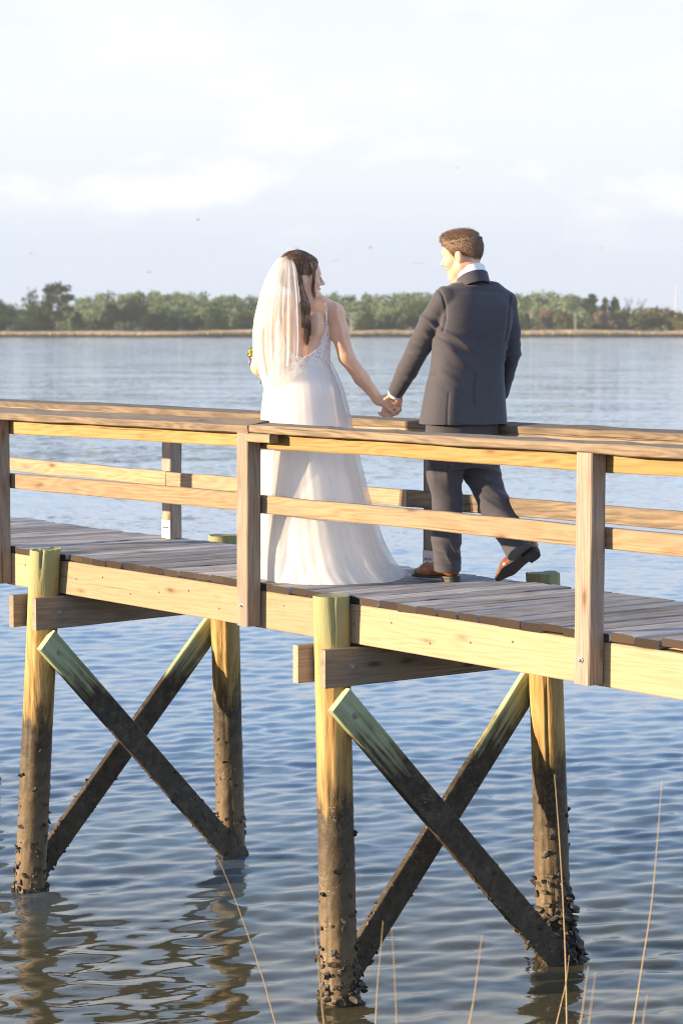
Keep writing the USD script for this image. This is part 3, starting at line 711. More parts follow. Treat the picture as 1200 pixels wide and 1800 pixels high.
def bent(s_near_top, t_near_top, near_w, s_far_top, t_far_top, far_w, seed, ztop=0.03, shaggy=0.0, detail=True):
    rng = np.random.RandomState(seed)
    r = 0.091
    nt, ft_ = D(s_near_top, t_near_top, ztop), D(s_far_top, t_far_top, 0.03)
    nb, fb = A(near_w), A(far_w)
    g1 = part_group('pile'); g2 = part_group('pile')
    obj('timber', pile(nb, nt, r, seed, shaggy), 'pile_wood', g1, 35)
    obj('timber', pile(fb, ft_, r, seed + 50, 0.3), 'pile_wood', g2, 35)

    def on(pb, pt, z):
        return pb + (pt - pb) * (z - pb[2]) / (pt[2] - pb[2])
    zb = 2.08 - 0.342
    nB, fB = on(nb, nt, zb), on(fb, ft_, zb)
    ax = nrm((fB - nB) * A([1, 1, 0]))
    side = nrm(np.cross(ax, UP)); side = side if side @ U > 0 else -side
    for sg in (1, -1):
        off = side * sg * (r + 0.022)
        g = part_group('cross_beam')
        board('timber', nB - ax * 0.145 + off, fB + ax * 0.17 + off, side, 0.190, 0.042, 'beam_wood', g, nx=6, warp=0.004)
        if sg > 0:
            bolt(nB + off + side * 0.0215 + ax * 0.02, side, g, 0.017); bolt(fB + off + side * 0.0215, side, g, 0.017)
    # cross braces: the front one falls from the near pile to the far pile's foot, the back one the other way
    za, zl = 2.08 - 0.555, -0.06
    for sg, (pb, pt), (qb, qt) in ((1, (nb, nt), (fb, ft_)), (-1, (fb, ft_), (nb, nt))):
        off = side * sg * (r + 0.024)
        a, b = on(pb, pt, za) + off, on(qb, qt, zl) + off
        d = nrm(b - a)
        g = part_group('cross_brace')
        board('timber', a - d * 0.075, b + d * 0.22, side, 0.150, 0.040, 'brace_wood', g, nx=10, warp=0.003)
        if sg > 0:
            bolt(a + side * 0.021 + d * 0.045, side, g, 0.017)
        if detail:
            L = np.linalg.norm(b - a); perp = np.cross(d, side)
            pts, ns = [], []
            while len(pts) < 120:
                f = 1 - abs(rng.normal(0, 0.2)); 
                if f < 0.4: continue
                e = rng.randint(4)
                w_ = rng.uniform(-0.075, 0.075); h_ = rng.uniform(-0.02, 0.02)
                o_, n_ = ((perp * 0.075 + side * h_, perp), (-perp * 0.075 + side * h_, -perp), (side * 0.02 + perp * w_, side), (-side * 0.02 + perp * w_, -side))[e]
                pts.append(a + d * L * f + o_); ns.append(n_)
            obj('oyster_crust', shells(pts, ns, 0.015, rng), 'shell', g, False, kind='stuff')
    if detail:
        for g, (pb, pt), heavy in ((g1, (nb, nt), 0.7), (g2, (fb, ft_), 1.0 if seed == 200 else 0.5)):
            pts, ns = [], []
            for k in range(int(240 * heavy)):
                z = abs(rng.normal(0, 0.17)) if rng.rand() < 0.75 else rng.uniform(0, 0.9)
                a_ = rng.uniform(0, 2 * PI); n_ = A([math.cos(a_), math.sin(a_), 0])
                pts.append(on(pb, pt, z) + n_ * (r * 1.0 + 0.012 * heavy * math.exp(-z * 4))); ns.append(n_)
            obj('oyster_crust', shells(pts, ns, 0.012 + 0.010 * heavy, rng), 'shell', g, False, kind='stuff')
            if seed == 200:
                pts, ns = [], []
                for k in range(190 if g is g2 else 60):
                    n_ = nrm(rng.normal(size=3) * A([1, 1, 0.4]) + (A([0.8, -0.5, 0]) if g is g2 else A([0.9, -0.3, 0])))
                    z = abs(rng.normal(0, 0.17 if g is g2 else 0.10))
                    pts.append(on(pb, pt, z) + n_ * (r + (0.075 if g is g2 else 0.045) * max(0, 1 - z / 0.45) * rng.uniform(0.1, 1))); ns.append(nrm(n_ + A([0, 0, 0.8])))
                obj('oyster_clump', shells(pts, ns, 0.030 if g is g2 else 0.022, rng), 'shell', g, False, kind='stuff')


bent(*NP2[0], NP2[1], *FP2[0], FP2[1], 200, ztop=0.005)
bent(*NP1[0], NP1[1], *FP1[0], FP1[1], 300, ztop=0.03, shaggy=1.0)
sh = D(2.85, 0, 0) - D(0, 0, 0)
bent(NP2[0][0] + 2.85, NP2[0][1], NP2[1] + sh, FP2[0][0] + 2.85, FP2[0][1], FP2[1] + sh, 400, detail=False)
sh = D(-3.25, 0, 0) - D(0, 0, 0)
bent(NP1[0][0] - 3.25, NP1[0][1], NP1[1] + sh, FP1[0][0] - 3.25, FP1[0][1], FP1[1] + sh, 500, detail=False)

# nail heads where the boards are fixed
simple('nail_metal', (0.10, 0.075, 0.06), 0.6, metallic=0.6)


def nails(parent, spots):
    for s, t, z, n in spots:
        c = D(s, t, z)
        a = nrm(np.cross(n, [0.3, 0.2, 1])); b_ = np.cross(n, a)
        an = np.arange(8) * PI / 4
        v = np.vstack([c + 0.0052 * (np.cos(an)[:, None] * a + np.sin(an)[:, None] * b_) + n * 0.0, c + 0.0045 * (np.cos(an)[:, None] * a + np.sin(an)[:, None] * b_) + n * 0.0022, (c + n * 0.0028)[None]])
        f = [[j, (j + 1) % 8, 8 + (j + 1) % 8] for j in range(8)] + [[j, 8 + (j + 1) % 8, 8 + j] for j in range(8)] + [[8 + j, 8 + (j + 1) % 8, 16] for j in range(8)]
        obj('nail', (v, A(f)), 'nail_metal', parent, 30)


sp = []
for i in range(-38, 18):
    if i % 2:
        sp.append((0.045 + i * PITCH + 0.02, -0.0195, -0.10 - 0.07 * ((i * 7) % 3) / 2, -V))
nails(pier, sp[:24])

# ------------------------------------------------------------------ people: implicit bodies and clothes, polygonised once
class Field:
    """A signed-distance grid; each piece is blended in only where it reaches."""

    def __init__(self, lo, hi, h):
        self.lo, self.h = A(lo, float), h
        self.n = np.ceil((A(hi) - self.lo) / h).astype(int) + 1
        self.ax = [self.lo[k] + h * np.arange(self.n[k]) for k in range(3)]
        self.d = np.full(self.n, 9.0, np.float32)

    def box(self, lo, hi):
        a = np.clip(np.floor((A(lo) - self.lo) / self.h).astype(int), 0, self.n - 1)
        b = np.clip(np.ceil((A(hi) - self.lo) / self.h).astype(int) + 1, 1, self.n)
        sl = tuple(slice(a[k], max(a[k] + 1, b[k])) for k in range(3))
        P = np.meshgrid(*[self.ax[k][sl[k]] for k in range(3)], indexing='ij')
        return sl, P

    def blend(self, sl, d, k, cut=False):
        o = self.d[sl]
        if cut:
            d = -d
            if k <= 0:
                self.d[sl] = np.maximum(o, d); return
            q = np.clip(0.5 - 0.5 * (d - o) / k, 0, 1)
            self.d[sl] = d * (1 - q) + o * q + k * q * (1 - q); return
        if k <= 0:
            self.d[sl] = np.minimum(o, d); return
        q = np.clip(0.5 + 0.5 * (o - d) / k, 0, 1)
        self.d[sl] = o * (1 - q) + d * q - k * q * (1 - q)

    def cone(self, p0, p1, r0, r1, k=0.02, cut=False):
        p0, p1 = A(p0, float), A(p1, float)
        m = max(r0, r1) + k + 3 * self.h
        sl, (X, Y, Z) = self.box(np.minimum(p0, p1) - m, np.maximum(p0, p1) + m)
        e = p1 - p0; L2 = max(e @ e, 1e-12)
        t = np.clip(((X - p0[0]) * e[0] + (Y - p0[1]) * e[1] + (Z - p0[2]) * e[2]) / L2, 0, 1)
        d = np.sqrt((X - p0[0] - t * e[0]) ** 2 + (Y - p0[1] - t * e[1]) ** 2 + (Z - p0[2] - t * e[2]) ** 2) - (r0 + (r1 - r0) * t)
        self.blend(sl, d, k, cut)

    def chain(self, pts, rs, k=0.02):
        for a, b, r, q in zip(pts[:-1], pts[1:], rs[:-1], rs[1:]):
            self.cone(a, b, r, q, k)

    def ell(self, c, r, R=np.eye(3), k=0.02, cut=False):
        c, r = A(c, float), A(r, float)
        m = r.max() + k + 3 * self.h
        sl, (X, Y, Z) = self.box(c - m, c + m)
        q = [(X - c[0]) * R[0, i] + (Y - c[1]) * R[1, i] + (Z - c[2]) * R[2, i] for i in range(3)]
        k0 = np.sqrt(sum((q[i] / r[i]) ** 2 for i in range(3))); k1 = np.sqrt(sum((q[i] / r[i] ** 2) ** 2 for i in range(3)))
        self.blend(sl, k0 * (k0 - 1) / np.maximum(k1, 1e-6), k, cut)

    def loft(self, rows, yaw, k=0.02, grow=0.0, power=2.0, ret=False):
        """rows: (z, cx, cy, half breadth, half depth); yaw turns the breadth axis."""
        rows = A(sorted(rows), float)
        m = rows[:, 3:].max() + k + 0.02
        sl, (X, Y, Z) = self.box([rows[:, 1].min() - m, rows[:, 2].min() - m, rows[0, 0] - k - 0.02], [rows[:, 1].max() + m, rows[:, 2].max() + m, rows[-1, 0] + k + 0.02])
        zz = Z[0, 0]
        from scipy.interpolate import PchipInterpolator
        f = [PchipInterpolator(rows[:, 0], rows[:, i])(np.clip(zz, rows[0, 0], rows[-1, 0])) for i in range(1, 5)]
        c, s = math.cos(yaw), math.sin(yaw)
        x, y = X - f[0], Y - f[1]
        xr, yr = x * c + y * s, -x * s + y * c
        a, b = f[2] + grow, f[3] + grow
        q = (np.abs(xr / a) ** power + np.abs(yr / b) ** power) ** (1 / power)
        d = (q - 1) * np.minimum(a, b)
        d = np.maximum(d, np.maximum(rows[0, 0] - Z, Z - rows[-1, 0]))
        if ret:
            return sl, (X, Y, Z), d
        self.blend(sl, d, k)

    def mesh(self):
        D_ = self.d; S = D_ < 0
        n = A(D_.shape) - 1
        corner = [S[i:i + n[0], j:j + n[1], l:l + n[2]] for i in (0, 1) for j in (0, 1) for l in (0, 1)]
        any_ = np.logical_or.reduce(corner); all_ = np.logical_and.reduce(corner)
        cells = np.argwhere(any_ & ~all_)
        ids = np.full(n, -1, np.int64); ids[tuple(cells.T)] = np.arange(len(cells))
        acc = np.zeros((len(cells), 3)); cnt = np.zeros(len(cells))
        for ax in range(3):
            for u in (0, 1):
                for w in (0, 1):
                    o = np.zeros(3, int); others = [a for a in range(3) if a != ax]; o[others[0]], o[others[1]] = u, w
                    e = np.zeros(3, int); e[ax] = 1
                    a_ = D_[tuple((cells + o).T)]; b_ = D_[tuple((cells + o + e).T)]
                    hit = (a_ < 0) != (b_ < 0)
                    t = np.where(hit, a_ / np.where(a_ == b_, 1, a_ - b_), 0)
                    p = o + t[:, None] * e
                    acc += p * hit[:, None]; cnt += hit
        v = self.lo + self.h * (cells + acc / cnt[:, None])
        F = []
        for ax in range(3):
            o1, o2 = [a for a in range(3) if a != ax]
            sh = [slice(None)] * 3; sh[ax] = slice(0, n[ax]); s0 = S[tuple(sh)]
            sh[ax] = slice(1, n[ax] + 1); s1 = S[tuple(sh)]
            e = np.argwhere(s0 != s1)
            e = e[(e[:, o1] > 0) & (e[:, o2] > 0) & (e[:, o1] < n[o1]) & (e[:, o2] < n[o2])]
            q = []
            for du, dw in ((1, 1), (0, 1), (0, 0), (1, 0)):
                c = e.copy(); c[:, o1] -= du; c[:, o2] -= dw
                q.append(ids[tuple(c.T)])
            q = np.stack(q, 1)
            inside = s0[tuple(e.T)]
            flip = inside if ax != 1 else ~inside
            q[~flip] = q[~flip][:, ::-1]
            F.append(q)
        f = np.vstack(F); f = f[(f >= 0).all(1)]
        f = np.vstack([f[:, [0, 1, 2]], f[:, [0, 2, 3]]])
        from scipy.sparse import coo_matrix
        e = np.vstack([f[:, [0, 1]], f[:, [1, 2]], f[:, [2, 0]]]); e = np.vstack([e, e[:, ::-1]])
        M = coo_matrix((np.ones(len(e)), (e[:, 0], e[:, 1])), shape=(len(v), len(v))).tocsr()
        deg = np.maximum(np.asarray(M.sum(1)).ravel(), 1)[:, None]
        w = v.copy()
        for lam in (0.5, -0.52) * 5:
            w = w + lam * (M @ w / deg - w)
        s = w - v
        n_ = np.linalg.norm(s, axis=1, keepdims=True)
        return v + s * np.minimum(1, 0.8 * self.h / np.maximum(n_, 1e-9)), f


def wrinkle(v, f, items):
    """Soft folds: (centre, wave direction, wavelength, depth, reach)."""
    m = trimesh.Trimesh(v, f, process=False); n = np.array(m.vertex_normals)
    for c, dr, lam, amp, sig in items:
        q = v - A(c); dr = nrm(dr)
        w = np.exp(-(q ** 2).sum(1) / (2 * sig ** 2))
        ph = (q @ dr) * 2 * PI / lam + 2.5 * (meshkit.noise(v * 9 + 5, 4) - 0.5)
        v = v + n * (w * amp * (np.sin(ph) - 0.3 * np.cos(2 * ph)))[:, None]
    return v, f


def Rz(a):
    return A([[math.cos(a), -math.sin(a), 0], [math.sin(a), math.cos(a), 0], [0, 0, 1.0]])


def head_frame(yaw, pitch, roll=0.0):
    """Columns: forward, left, up. yaw from away (+y) towards the photo's left; pitch > 0 looks down."""
    f = A([-math.sin(yaw) * math.cos(pitch), math.cos(yaw) * math.cos(pitch), -math.sin(pitch)])
    l = nrm(np.cross([0, 0, 1.0], f)); u_ = np.cross(f, l)
    c, s = math.cos(roll), math.sin(roll)
    return np.column_stack([f, l * c + u_ * s, u_ * c - l * s])


def head(F, c, R, k, male):
    """Skull, face, nose, lips, chin, ears in the frame R (forward, left, up) at c, scale k."""
    P = lambda x, y, z: c + R @ (A([x, y, z]) * k)
    E = lambda p, r, b=0.015, cut=False: F.ell(P(*p), A(r) * k, R, b * k, cut)
    C = lambda p, q, r, s, b=0.012, cut=False: F.cone(P(*p), P(*q), r * k, s * k, b * k, cut)
    E((-0.012, 0, 0.042), (0.096, 0.076, 0.082), 0.0)
    E((0.040, 0, 0.030), (0.056, 0.064, 0.062), 0.03)
    E((0.036, 0, -0.035), (0.056, 0.059, 0.078), 0.03)
    jw = 0.050 if male else 0.043
    for s in (1, -1):
        C((0.0, s * jw, -0.055), (0.066, s * 0.018, -0.103), 0.022, 0.017, 0.02)
        E((0.066, s * 0.034, -0.028), (0.028, 0.026, 0.024), 0.02)          # cheek
        E((0.104, s * 0.032, 0.008), (0.020, 0.017, 0.013), 0.012, True)    # eye socket
        E((0.080, s * 0.032, 0.004), (0.0135, 0.0135, 0.0125), 0.004)       # lid
        E((0.101, s * 0.0125, -0.030), (0.011, 0.008, 0.008), 0.006)        # nostril wing
        E((-0.006, s * 0.075, -0.006), (0.019, 0.009, 0.032), 0.004)        # ear
        E((-0.016, s * 0.083, -0.003), (0.013, 0.009, 0.026), 0.004)
        E((0.000, s * 0.090, -0.002), (0.008, 0.008, 0.014), 0.004, True)
    C((0.086, -0.030, 0.026), (0.086, 0.030, 0.026), 0.011 if male else 0.009, 0.011 if male else 0.009, 0.02)
    C((0.092, 0, 0.014), (0.117, 0, -0.024), 0.0075, 0.0095, 0.010)          # nose
    E((0.118, 0, -0.027), (0.0105, 0.0115, 0.0095), 0.006)
    E((0.088, 0, -0.056), (0.016, 0.024, 0.009), 0.01)                      # upper lip
    E((0.087, 0, -0.073), (0.014, 0.021, 0.009), 0.008)                     # lower lip
    E((0.100, 0, -0.0645), (0.012, 0.024, 0.0035), 0.004, True)
    E((0.080, 0, -0.104), (0.019, 0.020, 0.016), 0.02)                      # chin
    return P


def ball(name, c, r, R, mat, parent, n=2):
    s = trimesh.creation.icosphere(n, 1.0)
    return obj(name, (np.array(s.vertices) * A(r) @ np.asarray(R).T + c, np.array(s.faces)), mat, parent, True)


def skin(name, col, red):
    MAT[name] = usdkit.material(stage, '/World/Looks/' + name, {
        'tc': ('texture_coordinate', {}), 'n': ('noise_texture', {'scale': 22.0, 'detail': 5.0, 'roughness': 0.6}), 'm': ('mix', {'color1': col, 'color2': red}),
        'mr': ('map_range', {'from_min': 0.35, 'from_max': 0.75, 'to_min': 0.0, 'to_max': 0.45, 'clamp': True}),
        'n2': ('noise_texture', {'scale': 320.0, 'detail': 2.0}), 'b': ('bump', {'strength': 0.12, 'distance': 0.002}),
        'p': ('principled_bsdf', {'roughness': 0.48, 'subsurface_weight': 0.18, 'subsurface_scale': 0.012, 'specular_ior_level': 0.4})},
        [('tc.object', 'n.vector'), ('tc.object', 'n2.vector'), ('n2.fac', 'b.height'), ('b.normal', 'p.normal'), ('n.fac', 'mr.value'), ('mr.result', 'm.fac'), ('m.color', 'p.base_color')], surface='p.BSDF')


skin('skin_bride', (0.74, 0.46, 0.315), (0.68, 0.37, 0.24))
skin('skin_groom', (0.62, 0.39, 0.28), (0.60, 0.31, 0.22))
simple('lip', (0.42, 0.12, 0.12), 0.4)
simple('eye_white', (0.75, 0.72, 0.70), 0.2)
simple('lash', (0.02, 0.014, 0.012), 0.6)
simple('brow_brown', (0.10, 0.055, 0.03), 0.8)


def hairmat(name, root, tip, scale=(60, 60, 6)):
    MAT[name] = usdkit.material(stage, '/World/Looks/' + name, {
        'tc': ('texture_coordinate', {}), 'm': ('mapping', {'scale': scale}), 'n': ('noise_texture', {'scale': 1.6, 'detail': 5.0, 'distortion': 0.5}),
        'r': ('rgb_ramp', {'ramp': [(0.0, root), (0.45, root), (0.75, tip), (1.0, tip)]}), 'b': ('bump', {'strength': 0.8, 'distance': 0.006}),
        'p': ('principled_bsdf', {'roughness': 0.45, 'specular_ior_level': 0.35, 'sheen_weight': 0.1})},
        [('tc.object', 'm.vector'), ('m.vector', 'n.vector'), ('n.fac', 'r.fac'), ('r.color', 'p.base_color'), ('n.fac', 'b.height'), ('b.normal', 'p.normal')], surface='p.BSDF')


hairmat('hair_dark', (0.12, 0.070, 0.046), (0.46, 0.28, 0.175))
hairmat('hair_short', (0.14, 0.085, 0.052), (0.36, 0.22, 0.13), (120, 120, 60))


def cloth(name, col, col2, scale=700.0, sheen=0.3, rough=0.8):
    MAT[name] = usdkit.material(stage, '/World/Looks/' + name, {
        'tc': ('texture_coordinate', {}), 'n': ('noise_texture', {'scale': scale, 'detail': 2.0}), 'n2': ('noise_texture', {'scale': 6.0, 'detail': 4.0}), 'm': ('mix', {'color1': col, 'color2': col2}),
        'b': ('bump', {'strength': 0.25, 'distance': 0.001}), 'b2': ('bump', {'strength': 0.25, 'distance': 0.012}),
        'p': ('principled_bsdf', {'roughness': rough, 'sheen_weight': sheen, 'sheen_roughness': 0.4, 'specular_ior_level': 0.25})},
        [('tc.object', 'n.vector'), ('tc.object', 'n2.vector'), ('n.fac', 'm.fac'), ('m.color', 'p.base_color'), ('n2.fac', 'b2.height'), ('b2.normal', 'b.normal'), ('n.fac', 'b.height'), ('b.normal', 'p.normal')], surface='p.BSDF')


cloth('suit_cloth', (0.042, 0.041, 0.053), (0.074, 0.071, 0.085))
cloth('shirt_cloth', (0.80, 0.80, 0.82), (0.84, 0.84, 0.86), sheen=0.0)
MAT['leather'] = usdkit.material(stage, '/World/Looks/leather', {'tc': ('texture_coordinate', {}), 'n': ('noise_texture', {'scale': 14.0, 'detail': 4.0}), 'r': ('rgb_ramp', {'ramp': [(0.3, (0.13, 0.040, 0.012)), (0.6, (0.27, 0.095, 0.03)), (0.85, (0.36, 0.15, 0.055))]}), 'p': ('principled_bsdf', {'roughness': 0.32, 'coat_weight': 0.25, 'coat_roughness': 0.2})},
                                 [('tc.object', 'n.vector'), ('n.fac', 'r.fac'), ('r.color', 'p.base_color')], surface='p.BSDF')
simple('sole_black', (0.018, 0.016, 0.016), 0.55)
simple('pearl', (0.85, 0.83, 0.80), 0.2)
MAT['tulle'] = usdkit.material(stage, '/World/Looks/tulle', {
    'd': ('diffuse_bsdf', {'color': (0.95, 0.945, 0.945)}), 't': ('translucent_bsdf', {'color': (0.90, 0.89, 0.88)}), 'm': ('mix_closure', {'fac': 0.4})}, [('d.BSDF', 'm.closure1'), ('t.BSDF', 'm.closure2')], surface='m.closure')


def sheer(name, col, opacity, n_amt=0.25, scale=(30, 30, 2)):
    MAT[name] = usdkit.material(stage, '/World/Looks/' + name, {
        'tc': ('texture_coordinate', {}), 'mp': ('mapping', {'scale': scale}), 'n': ('noise_texture', {'scale': 1.5, 'detail': 4.0}),
        'o': ('map_range', {'from_min': 0.3, 'from_max': 0.7, 'to_min': opacity - n_amt, 'to_max': opacity + n_amt, 'clamp': True}),
        'd': ('diffuse_bsdf', {'color': col}), 't': ('translucent_bsdf', {'color': col}), 'm': ('mix_closure', {'fac': 0.35}), 'x': ('transparent_bsdf', {}), 'mx': ('mix_closure', {})},
        [('tc.object', 'mp.vector'), ('mp.vector', 'n.vector'), ('n.fac', 'o.value'), ('o.result', 'mx.fac'), ('d.BSDF', 'm.closure1'), ('t.BSDF', 'm.closure2'), ('x.BSDF', 'mx.closure1'), ('m.closure', 'mx.closure2')], surface='mx.closure')


sheer('veil_tulle', (0.86, 0.83, 0.80), 0.38, 0.15, (26, 26, 1.0))
sheer('overlay_tulle', (0.88, 0.87, 0.86), 0.42, 0.2, (14, 14, 1.5))
MAT['lace'] = usdkit.material(stage, '/World/Looks/lace', {
    'tc': ('texture_coordinate', {}), 'v': ('voronoi_texture', {'scale': 42.0, 'feature': 'distance_to_edge'}), 'n': ('noise_texture', {'scale': 70.0, 'detail': 3.0, 'distortion': 1.2}),
    'w': ('noise_texture', {'scale': 26.0, 'detail': 2.0}),
    'a': ('map_range', {'from_min': 0.40, 'from_max': 0.5, 'to_min': 0.12, 'to_max': 0.9, 'clamp': True}), 'b': ('map_range', {'from_min': 0.05, 'from_max': 0.12, 'to_min': 1.0, 'to_max': 0.1, 'clamp': True}),
    'mxx': ('math', {'math_type': 'maximum'}), 'bp': ('bump', {'strength': 0.6, 'distance': 0.004}),
    'p': ('principled_bsdf', {'base_color': (0.84, 0.82, 0.81), 'roughness': 0.6}), 'x': ('transparent_bsdf', {}), 'mx': ('mix_closure', {})},
    [('tc.object', 'v.vector'), ('tc.object', 'n.vector'), ('tc.object', 'w.vector'), ('n.fac', 'a.value'), ('v.distance', 'b.value'), ('a.result', 'mxx.value1'), ('b.result', 'mxx.value2'), ('n.fac', 'bp.height'), ('bp.normal', 'p.normal'), ('mxx.value', 'mx.fac'), ('x.BSDF', 'mx.closure1'), ('p.BSDF', 'mx.closure2')], surface='mx.closure')

# ---- groom
GB = A([0.655, 12.22, 2.08])
g = lambda x, y, dy=0.0: at(x, y, GB[1] + dy) - GB
groom = thing('person', 'man in a dark grey suit and brown shoes walking away, head turned to the woman', 'person', GB)
GY = math.radians(22)
# body: one surface, head to hands and ankles
hc, hR = g(812, 448, 0.03), head_frame(math.radians(66), math.radians(10), math.radians(-4))
F = Field([-0.50, -0.40, -0.02], [0.40, 0.45, 1.95], 0.0042)
HP = head(F, hc, hR, 0.99, True)
F.chain([g(830, 497, 0.008), g(823, 458, 0.015)], [0.054, 0.059], 0.03)
F.cone(g(809, 494, 0.05), g(806, 476, 0.06), 0.04, 0.03, 0.03)
F.loft([(g(830, 525)[2], g(832, 0)[0], 0, 0.09, 0.06), (g(830, 550)[2], g(834, 0)[0], 0, 0.145, 0.08), (g(830, 600)[2], g(824, 0)[0], 0, 0.155, 0.085), (g(830, 660)[2], g(820, 0)[0], 0, 0.15, 0.09), (g(830, 740)[2], g(814, 0)[0], 0, 0.165, 0.11), (g(830, 800)[2], g(812, 0)[0], 0, 0.16, 0.105)], GY, 0.04)
F.chain([g(787, 532, -0.06), g(737, 607, 0.03), g(699, 690, 0.24)], [0.045, 0.040, 0.027], 0.03)
F.chain([g(883, 540, 0.06), g(896, 617, 0.08), g(880, 690, 0.28)], [0.038, 0.032, 0.027], 0.03)
F.chain([g(789, 790, -0.03), g(787, 885, 0.04), g(787, 985, 0.03)], [0.075, 0.055, 0.04], 0.03)
F.chain([g(843, 790, 0.04), g(866, 888, 0.02), g(908, 960, -0.118)], [0.075, 0.052, 0.030], 0.03)
# his left hand: palm behind hers, fingers closing round its lower edge
F.chain([g(699, 691, 0.240), g(697, 703, 0.265), g(688, 713, 0.280)], [0.026, 0.029, 0.026], 0.012)
for k0, k1, k2, k3 in (((690, 711, 0.295), (686, 722, 0.298), (681, 729, 0.278), (676, 729, 0.250)), ((685, 709, 0.295), (680, 723, 0.298), (675, 730, 0.278), (671, 729, 0.248)),
                       ((681, 707, 0.295), (674, 720, 0.298), (670, 728, 0.278), (666, 726, 0.250)), ((694, 714, 0.290), (691, 723, 0.293), (687, 730, 0.276), (682, 731, 0.250))):
    F.chain([g(*k0), g(*k1), g(*k2), g(*k3)], [0.0105, 0.0098, 0.0092, 0.0080], 0.005)
F.chain([g(693, 698, 0.245), g(684, 698, 0.235), g(676, 702, 0.230)], [0.013, 0.0115, 0.0095], 0.008)
# his right hand, closed at his front
F.chain([g(880, 690, 0.28), g(872, 700, 0.32), g(866, 712, 0.33)], [0.027, 0.030, 0.026], 0.012)
for q in range(4):
    F.chain([g(872 - 3 * q, 712, 0.345 - 0.012 * q), g(868 - 3 * q, 724, 0.34 - 0.012 * q), g(862 - 3 * q, 728, 0.32 - 0.012 * q), g(860 - 3 * q, 720, 0.305 - 0.01 * q)], [0.0105, 0.0098, 0.0092, 0.0080], 0.005)
F.chain([g(874, 702, 0.30), g(866, 712, 0.285), g(861, 719, 0.285)], [0.0135, 0.0115, 0.0095], 0.008)
obj('body', F.mesh(), 'skin_groom', groom, True)
for s in (1, -1):
    ball('eye', HP(0.083, s * 0.032, 0.004), A([0.0125, 0.0125, 0.0105]) * 1.03, hR, 'eye_white', groom)
    obj('eyebrow', tubepath([HP(0.092, s * 0.016, 0.028), HP(0.091, s * 0.032, 0.033), HP(0.076, s * 0.048, 0.027)], [0.004, 0.0045, 0.002], 6), 'brow_brown', groom, True)
    obj('eyelashes', tubepath([HP(0.096, s * 0.022, 0.006), HP(0.097, s * 0.032, 0.009), HP(0.089, s * 0.044, 0.004)], [0.0012, 0.0018, 0.0012], 5), 'lash', groom, True)
obj('lips', join([tubepath([HP(0.086, -0.020, -0.064), HP(0.1005, 0, -0.0595), HP(0.086, 0.020, -0.064)], [0.002, 0.0048, 0.002], 7), tubepath([HP(0.085, -0.018, -0.066), HP(0.0985, 0, -0.0705), HP(0.085, 0.018, -0.066)], [0.002, 0.0050, 0.002], 7)]), 'lip', groom, True)


def hair_shell(c, R, k, grow, limit, zmin, extra=()):
    """A cap of hair over the skull, kept behind the line limit(height) -> forward extent."""
    lo, hi = c - 0.19, c + 0.19
    Fh = Field(lo, hi, 0.0034)
    Fh.ell(c + R @ (A([-0.014, 0, 0.044]) * k), (A([0.096, 0.076, 0.082]) + grow) * k, R, 0.0)
    Fh.ell(c + R @ (A([0.034, 0, 0.040]) * k), (A([0.054, 0.064, 0.056]) + grow) * k, R, 0.03)
    for p, r in extra:
        Fh.ell(c + R @ (A(p) * k), A(r) * k, R, 0.045)
    X, Y, Z = np.meshgrid(*Fh.ax, indexing='ij')
    q = [(X - c[0]) * R[0, i] + (Y - c[1]) * R[1, i] + (Z - c[2]) * R[2, i] for i in range(3)]
    q = [e / k for e in q]
    wob = 0.006 * (meshkit.noise(np.stack(q, -1) * 90, 3) - 0.5)
    reg = np.maximum(q[0] - np.interp(q[2], *zip(*sorted(limit))) + wob, zmin(q[0]) - q[2] + wob)
    Fh.d = np.maximum(Fh.d, reg.astype(np.float32) * 0.7)
    return Fh.mesh()


hv, hf = hair_shell(hc, hR, 0.99, 0.005, [(-0.12, -0.05), (-0.065, -0.045), (-0.03, -0.028), (-0.022, 0.020), (0.02, 0.034), (0.035, 0.046), (0.055, 0.064), (0.075, 0.082), (0.2, 0.085)], lambda x: np.where(x < -0.02, -0.047 + 0.25 * np.clip(x + 0.10, 0, 1), -0.035), [((0.055, 0, 0.094), (0.042, 0.054, 0.026)), ((-0.070, 0, 0.02), (0.03, 0.050, 0.060))])
gh = obj('hair', (hv, hf), 'hair_short', groom, True)
HRN = np.random.RandomState(4)
hn = np.array(trimesh.Trimesh(hv, hf, process=False).vertex_normals)
pick = HRN.choice(len(hv), 5200, replace=False)
ln = []
for i in pick:
    p, n = hv[i], hn[i]
    q = hR.T @ (p - hc)
    grow = hR @ (A([0.5, 0, 0.15]) if q[2] > 0.08 else A([-0.35, 0, -0.9])) + n * 0.55 + HRN.normal(0, 0.28, 3)
    L = 0.015 if q[2] > 0.07 else 0.007
    grow = nrm(grow)
    ln.append([p - n * 0.002, p + grow * L * 0.5, p + nrm(grow + HRN.normal(0, 0.2, 3)) * L])
curves('hair_strands', ln, 0.0014, 'hair_short', groom)

